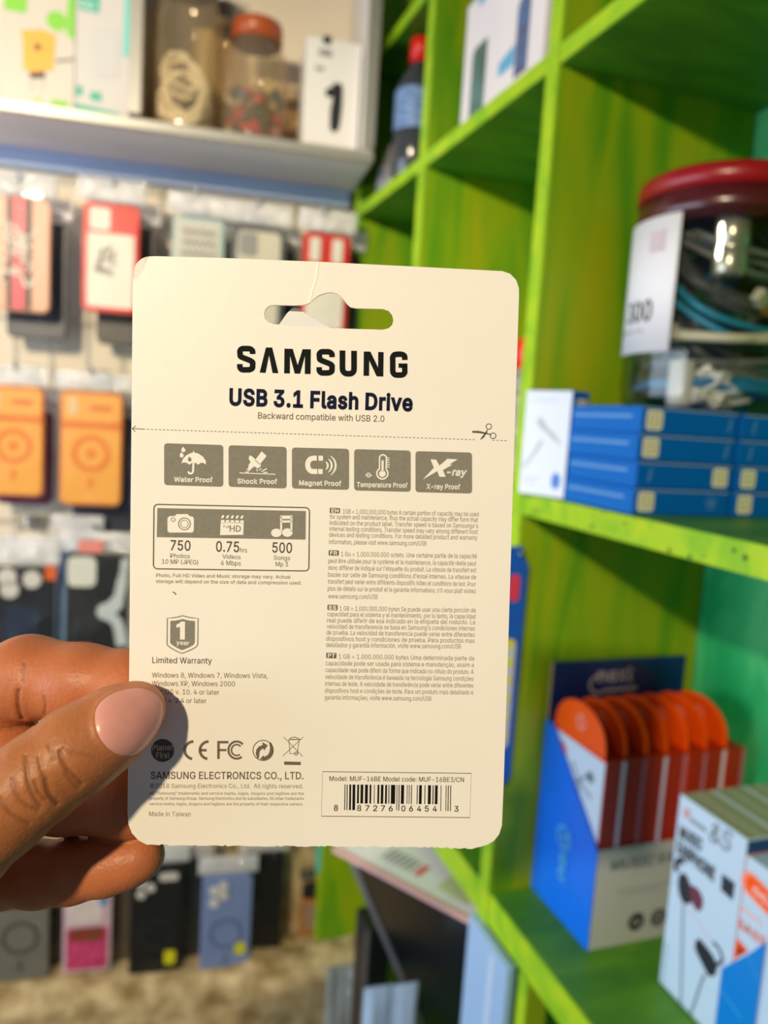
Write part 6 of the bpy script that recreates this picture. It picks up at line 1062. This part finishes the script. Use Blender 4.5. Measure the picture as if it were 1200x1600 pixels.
# nail outline on the thumb (photo marks), skin folds as poly-lines on the skin
nail_px = [zh(*p) for p in spline([(493,548),(497,510),(515,472),(548,440),(590,415),(640,396),(695,386),(750,388),(800,408),(835,442),(848,490),(842,545),(815,610),(775,668),(735,708),(690,733),(640,735),(590,718),(548,685),(515,640),(498,595)], 3, True)]
nc = np.mean(nail_px, axis=0)
nail_3 = [on_skin(*p) for p in nail_px]
folds_px = [([(135,735),(140,800),(150,880),(175,945),(210,1000)],0.45),([(238,858),(245,905),(262,948),(300,985)],0.75),([(312,715),(330,775),(370,830),(425,880)],0.6),([(250,670),(268,720),(285,760)],0.32),([(330,700),(380,720),(430,730),(490,745)],0.2),
  ([(180,870),(200,925),(235,965)],0.35),([(60,860),(85,930),(130,990),(200,1020)],0.4),([(0,960),(40,1020),(90,1060),(150,1090)],0.35),([(345,830),(375,870),(410,905)],0.3),([(205,740),(215,800),(230,845)],0.3),
  ([(98,395),(92,440),(100,500),(118,545)],0.9),([(0,598),(60,592),(120,582),(190,570)],0.5),([(130,250),(118,300),(122,350)],0.35),([(230,430),(238,480),(232,520)],0.3)]
folds = []
for pts, dep in folds_px:
    L = [on_skin(*zh(*p)) for p in spline(pts, 3)]; folds.append(([q for q in L if q is not None], dep))
def dseg(P, L):
    d = None
    for a, b in zip(L[:-1], L[1:]): e = cap(P, a, 0, b, 0); d = e if d is None else np.minimum(d, e)
    return d
def detail(P):
    o = np.zeros(len(P)); dark = np.zeros(len(P))
    for L, dep in folds:
        if len(L) < 2: continue
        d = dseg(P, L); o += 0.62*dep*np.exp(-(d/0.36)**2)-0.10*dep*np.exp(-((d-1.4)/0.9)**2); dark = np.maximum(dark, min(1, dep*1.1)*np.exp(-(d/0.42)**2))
    d = dseg(P, nail_3+nail_3[:1]); o -= 0.42*np.exp(-((d)/0.8)**2)
    return o, dark
def sdf1(P):
    d = sdf0(P); near = np.abs(d) < 3
    if near.any(): d[near] += detail(P[near])[0]
    return d
def snap(P, fn, it=3):
    for _ in range(it):
        e = 0.05; g = np.stack([fn(P+np.eye(3)[i]*e)-fn(P-np.eye(3)[i]*e) for i in range(3)], 1)/(2*e)
        P = P-g*(fn(P)/(np.sum(g*g, 1)+1e-9))[:,None]*0.9
    return P
# surface nets on a 1.2 mm grid
allp = np.array([p for c in (thumb, index, middle, ring, little) for p, r in c]+[wrist, elbow])
lo = allp.min(0)-36; hi = allp.max(0)+20; h_ = 1.25; nx, ny, nz = [int(v) for v in np.ceil((hi-lo)/h_)+1]
gx, gy, gz = [lo[i]+np.arange(n)*h_ for i, n in enumerate((nx, ny, nz))]
Vv = np.empty((nx, ny, nz), np.float32)
for i in range(nx):
    P = np.stack(np.meshgrid([gx[i]], gy, gz, indexing='ij'), -1).reshape(-1, 3); Vv[i] = sdf0(P).reshape(ny, nz)
ins = Vv < 0; cnt = np.zeros((nx-1, ny-1, nz-1), int); acc = np.zeros((nx-1, ny-1, nz-1, 3)); ec = np.zeros((nx-1, ny-1, nz-1))
corner = [(a, b, c) for a in (0,1) for b in (0,1) for c in (0,1)]
sl = lambda o: (slice(o[0], nx-1+o[0]), slice(o[1], ny-1+o[1]), slice(o[2], nz-1+o[2]))
for a in corner:
    for ax in range(3):
        if a[ax] == 0:
            b = list(a); b[ax] = 1; va, vb = Vv[sl(a)], Vv[sl(b)]; cr = (va < 0) != (vb < 0); t = np.where(cr, va/(va-vb+1e-12), 0)
            for k in range(3): acc[..., k] += np.where(cr, a[k]+(t if k == ax else 0), 0)
            ec += cr
act = ec > 0; idx = -np.ones(act.shape, int); idx[act] = np.arange(act.sum()); cells = np.argwhere(act)
verts = lo+(cells+acc[act]/ec[act][:,None])*h_; quads = []
for ax in range(3):
    b_, c_ = [(1,2),(2,0),(0,1)][ax]
    s0 = [slice(None)]*3; s1 = [slice(None)]*3; s0[ax] = slice(0,-1); s1[ax] = slice(1,None)
    for i, j, k in np.argwhere(ins[tuple(s0)] != ins[tuple(s1)]):
        p = [i, j, k]
        if p[b_] == 0 or p[c_] == 0 or p[b_] >= Vv.shape[b_]-1 or p[c_] >= Vv.shape[c_]-1: continue
        q = []
        for db, dc in ((-1,-1),(0,-1),(0,0),(-1,0)):
            z = list(p); z[b_] += db; z[c_] += dc; q.append(idx[tuple(z)])
        quads.append(q if ins[i, j, k] else q[::-1])
verts = snap(verts, sdf0)
bmh = bmesh.new(); bv = [bmh.verts.new(v) for v in verts]
for q in quads:
    try: bmh.faces.new([bv[i] for i in q])
    except ValueError: pass
bmh.verts.index_update()
def pxof(v): return (600+F*v[0]/-v[2], 800-F*v[1]/-v[2])
def refine(test):
    fs = [f for f in bmh.faces if test(f.calc_center_median())]
    bmesh.ops.subdivide_edges(bmh, edges=list({e for f in fs for e in f.edges}), cuts=1, use_grid_fill=True)
refine(lambda c: pxof(c)[0] > -25 and c[2] > -215)
refine(lambda c: 0 <= pxof(c)[0] < 275 and c[2] > -178.5 or (0 <= pxof(c)[0] < 90 and 1020 < pxof(c)[1] < 1150 and c[2] > -195))
V3 = np.array([v.co for v in bmh.verts]); V3 = snap(V3, sdf0, 2); V3 = snap(V3, sdf1, 2)
for v, p in zip(bmh.verts, V3): v.co = p
_, dark = detail(V3)
# pigment: pale palm side, darker back of the thumb and knuckle folds
dth = fin(V3, thumb); dot = np.minimum(fin(V3, index), np.minimum(fin(V3, middle), fin(V3, ring)))
pal = 1/(1+np.exp((dot-dth)*-1.2)); back = 1-pal
thumbside = np.array([pxof(v) for v in V3])
org = wrist
me = bpy.data.meshes.new('hand')
for v in bmh.verts: v.co = Vector((np.array(v.co)-org)/1000.0)
bmh.to_mesh(me); bmh.free()
for p in me.polygons: p.use_smooth = True
ca = me.color_attributes.new('pigment', 'FLOAT_COLOR', 'POINT'); buf = np.ones((len(me.vertices), 4), np.float32)
wthumb = 1/(1+np.exp((dth-dot)*1.2))
tipness = np.exp(-(np.linalg.norm(V3-thumb[0][0], axis=1)/14.0)**2)*wthumb
buf[:,0] = wthumb; buf[:,1] = dark; buf[:,2] = tipness; ca.data.foreach_set('color', buf.ravel())
sk = bpy.data.materials.new('brown_skin'); sk.use_nodes = True; nt = sk.node_tree; B_ = nt.nodes['Principled BSDF']
B_.inputs['Roughness'].default_value = 0.44; B_.inputs['Specular IOR Level'].default_value = 0.35; B_.inputs['Subsurface Weight'].default_value = 0.05; B_.inputs['Subsurface Radius'].default_value = (0.004,0.0015,0.0008); B_.inputs['Subsurface Scale'].default_value = 1.0
at_ = nt.nodes.new('ShaderNodeAttribute'); at_.attribute_name = 'pigment'; se = nt.nodes.new('ShaderNodeSeparateColor'); nt.links.new(at_.outputs['Color'], se.inputs[0])
def mixc(fac, a, b):
    m = nt.nodes.new('ShaderNodeMix'); m.data_type = 'RGBA'
    if isinstance(fac, float): m.inputs[0].default_value = fac
    else: nt.links.new(fac, m.inputs[0])
    for s_, c in ((6,a),(7,b)):
        if isinstance(c, tuple): m.inputs[s_].default_value = lin(c)
        else: nt.links.new(c, m.inputs[s_])
    return m.outputs[2]
tc = nt.nodes.new('ShaderNodeTexCoord')
def nz_(scale, det=4, st=None):
    n = nt.nodes.new('ShaderNodeTexNoise'); n.inputs['Scale'].default_value = scale; n.inputs['Detail'].default_value = det; nt.links.new(tc.outputs['Object'], n.inputs['Vector']); return n.outputs['Fac']
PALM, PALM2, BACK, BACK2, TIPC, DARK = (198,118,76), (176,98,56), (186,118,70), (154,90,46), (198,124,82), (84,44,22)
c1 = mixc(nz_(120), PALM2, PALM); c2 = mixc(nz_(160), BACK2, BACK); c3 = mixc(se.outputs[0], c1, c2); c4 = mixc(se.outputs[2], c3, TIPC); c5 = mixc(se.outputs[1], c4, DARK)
nt.links.new(c5, B_.inputs['Base Color'])
def bump(h, strength, dist, prev=None):
    b = nt.nodes.new('ShaderNodeBump'); b.inputs['Strength'].default_value = strength; b.inputs['Distance'].default_value = dist; nt.links.new(h, b.inputs['Height'])
    if prev: nt.links.new(prev, b.inputs['Normal'])
    return b.outputs[0]
wv = nt.nodes.new('ShaderNodeTexWave'); wv.inputs['Scale'].default_value = 900; wv.inputs['Distortion'].default_value = 6; wv.inputs['Detail'].default_value = 2; wv.inputs['Detail Scale'].default_value = 0.4; nt.links.new(tc.outputs['Object'], wv.inputs['Vector'])
vo = nt.nodes.new('ShaderNodeTexVoronoi'); vo.inputs['Scale'].default_value = 1100; nt.links.new(tc.outputs['Object'], vo.inputs['Vector'])
nt.links.new(bump(vo.outputs['Distance'], 0.18, 0.0003, bump(wv.outputs['Fac'], 0.045, 0.0002, bump(nz_(350,5), 0.30, 0.0006))), B_.inputs['Normal'])
me.materials.append(sk)
hand = tag(obj('hand', me), 'bare brown hand gripping the cream card between thumb and fingers', 'hand')
hm = Matrix.Identity(4); ow = CO+CM @ (org/1000.0)
for i in range(3):
    for j in range(3): hm[i][j] = CM[i, j]
    hm[i][3] = ow[i]
hand.matrix_world = hm
# thumb nail, fitted to the skin
NR, NA = 14, len(nail_px); nv = []; nf = []
for i in range(NR+1):
    r = i/NR
    for k in range(NA if i else 1):
        px, py = nc+(np.array(nail_px[k])-nc)*r; p = on_skin(px, py)
        g = np.array([sdf0((p+np.eye(3)[q]*0.1)[None])[0]-sdf0((p-np.eye(3)[q]*0.1)[None])[0] for q in range(3)]); g /= np.linalg.norm(g)
        nv.append((p+g*(0.55*(1-r**5)-0.12*r**6)-org)/1000.0)
for k in range(NA): nf.append((0, 1+k, 1+(k+1) % NA))
for i in range(1, NR):
    a, b = 1+(i-1)*NA, 1+i*NA
    for k in range(NA): nf.append((a+k, b+k, b+(k+1) % NA, a+(k+1) % NA))
nm = mat('pink_nail', (228,160,148), rough=0.30, spec=0.5, noise=0.10, nscale=90, sss=0.1, bump=0.05, bscale=300)
b = mb(nm); b.add(nv, nf, True); nb = b.build('thumbnail', hand, label='pink thumbnail with a soft sheen')
so = nb.modifiers.new('thick', 'SOLIDIFY'); so.thickness = 0.0004; so.offset = -1
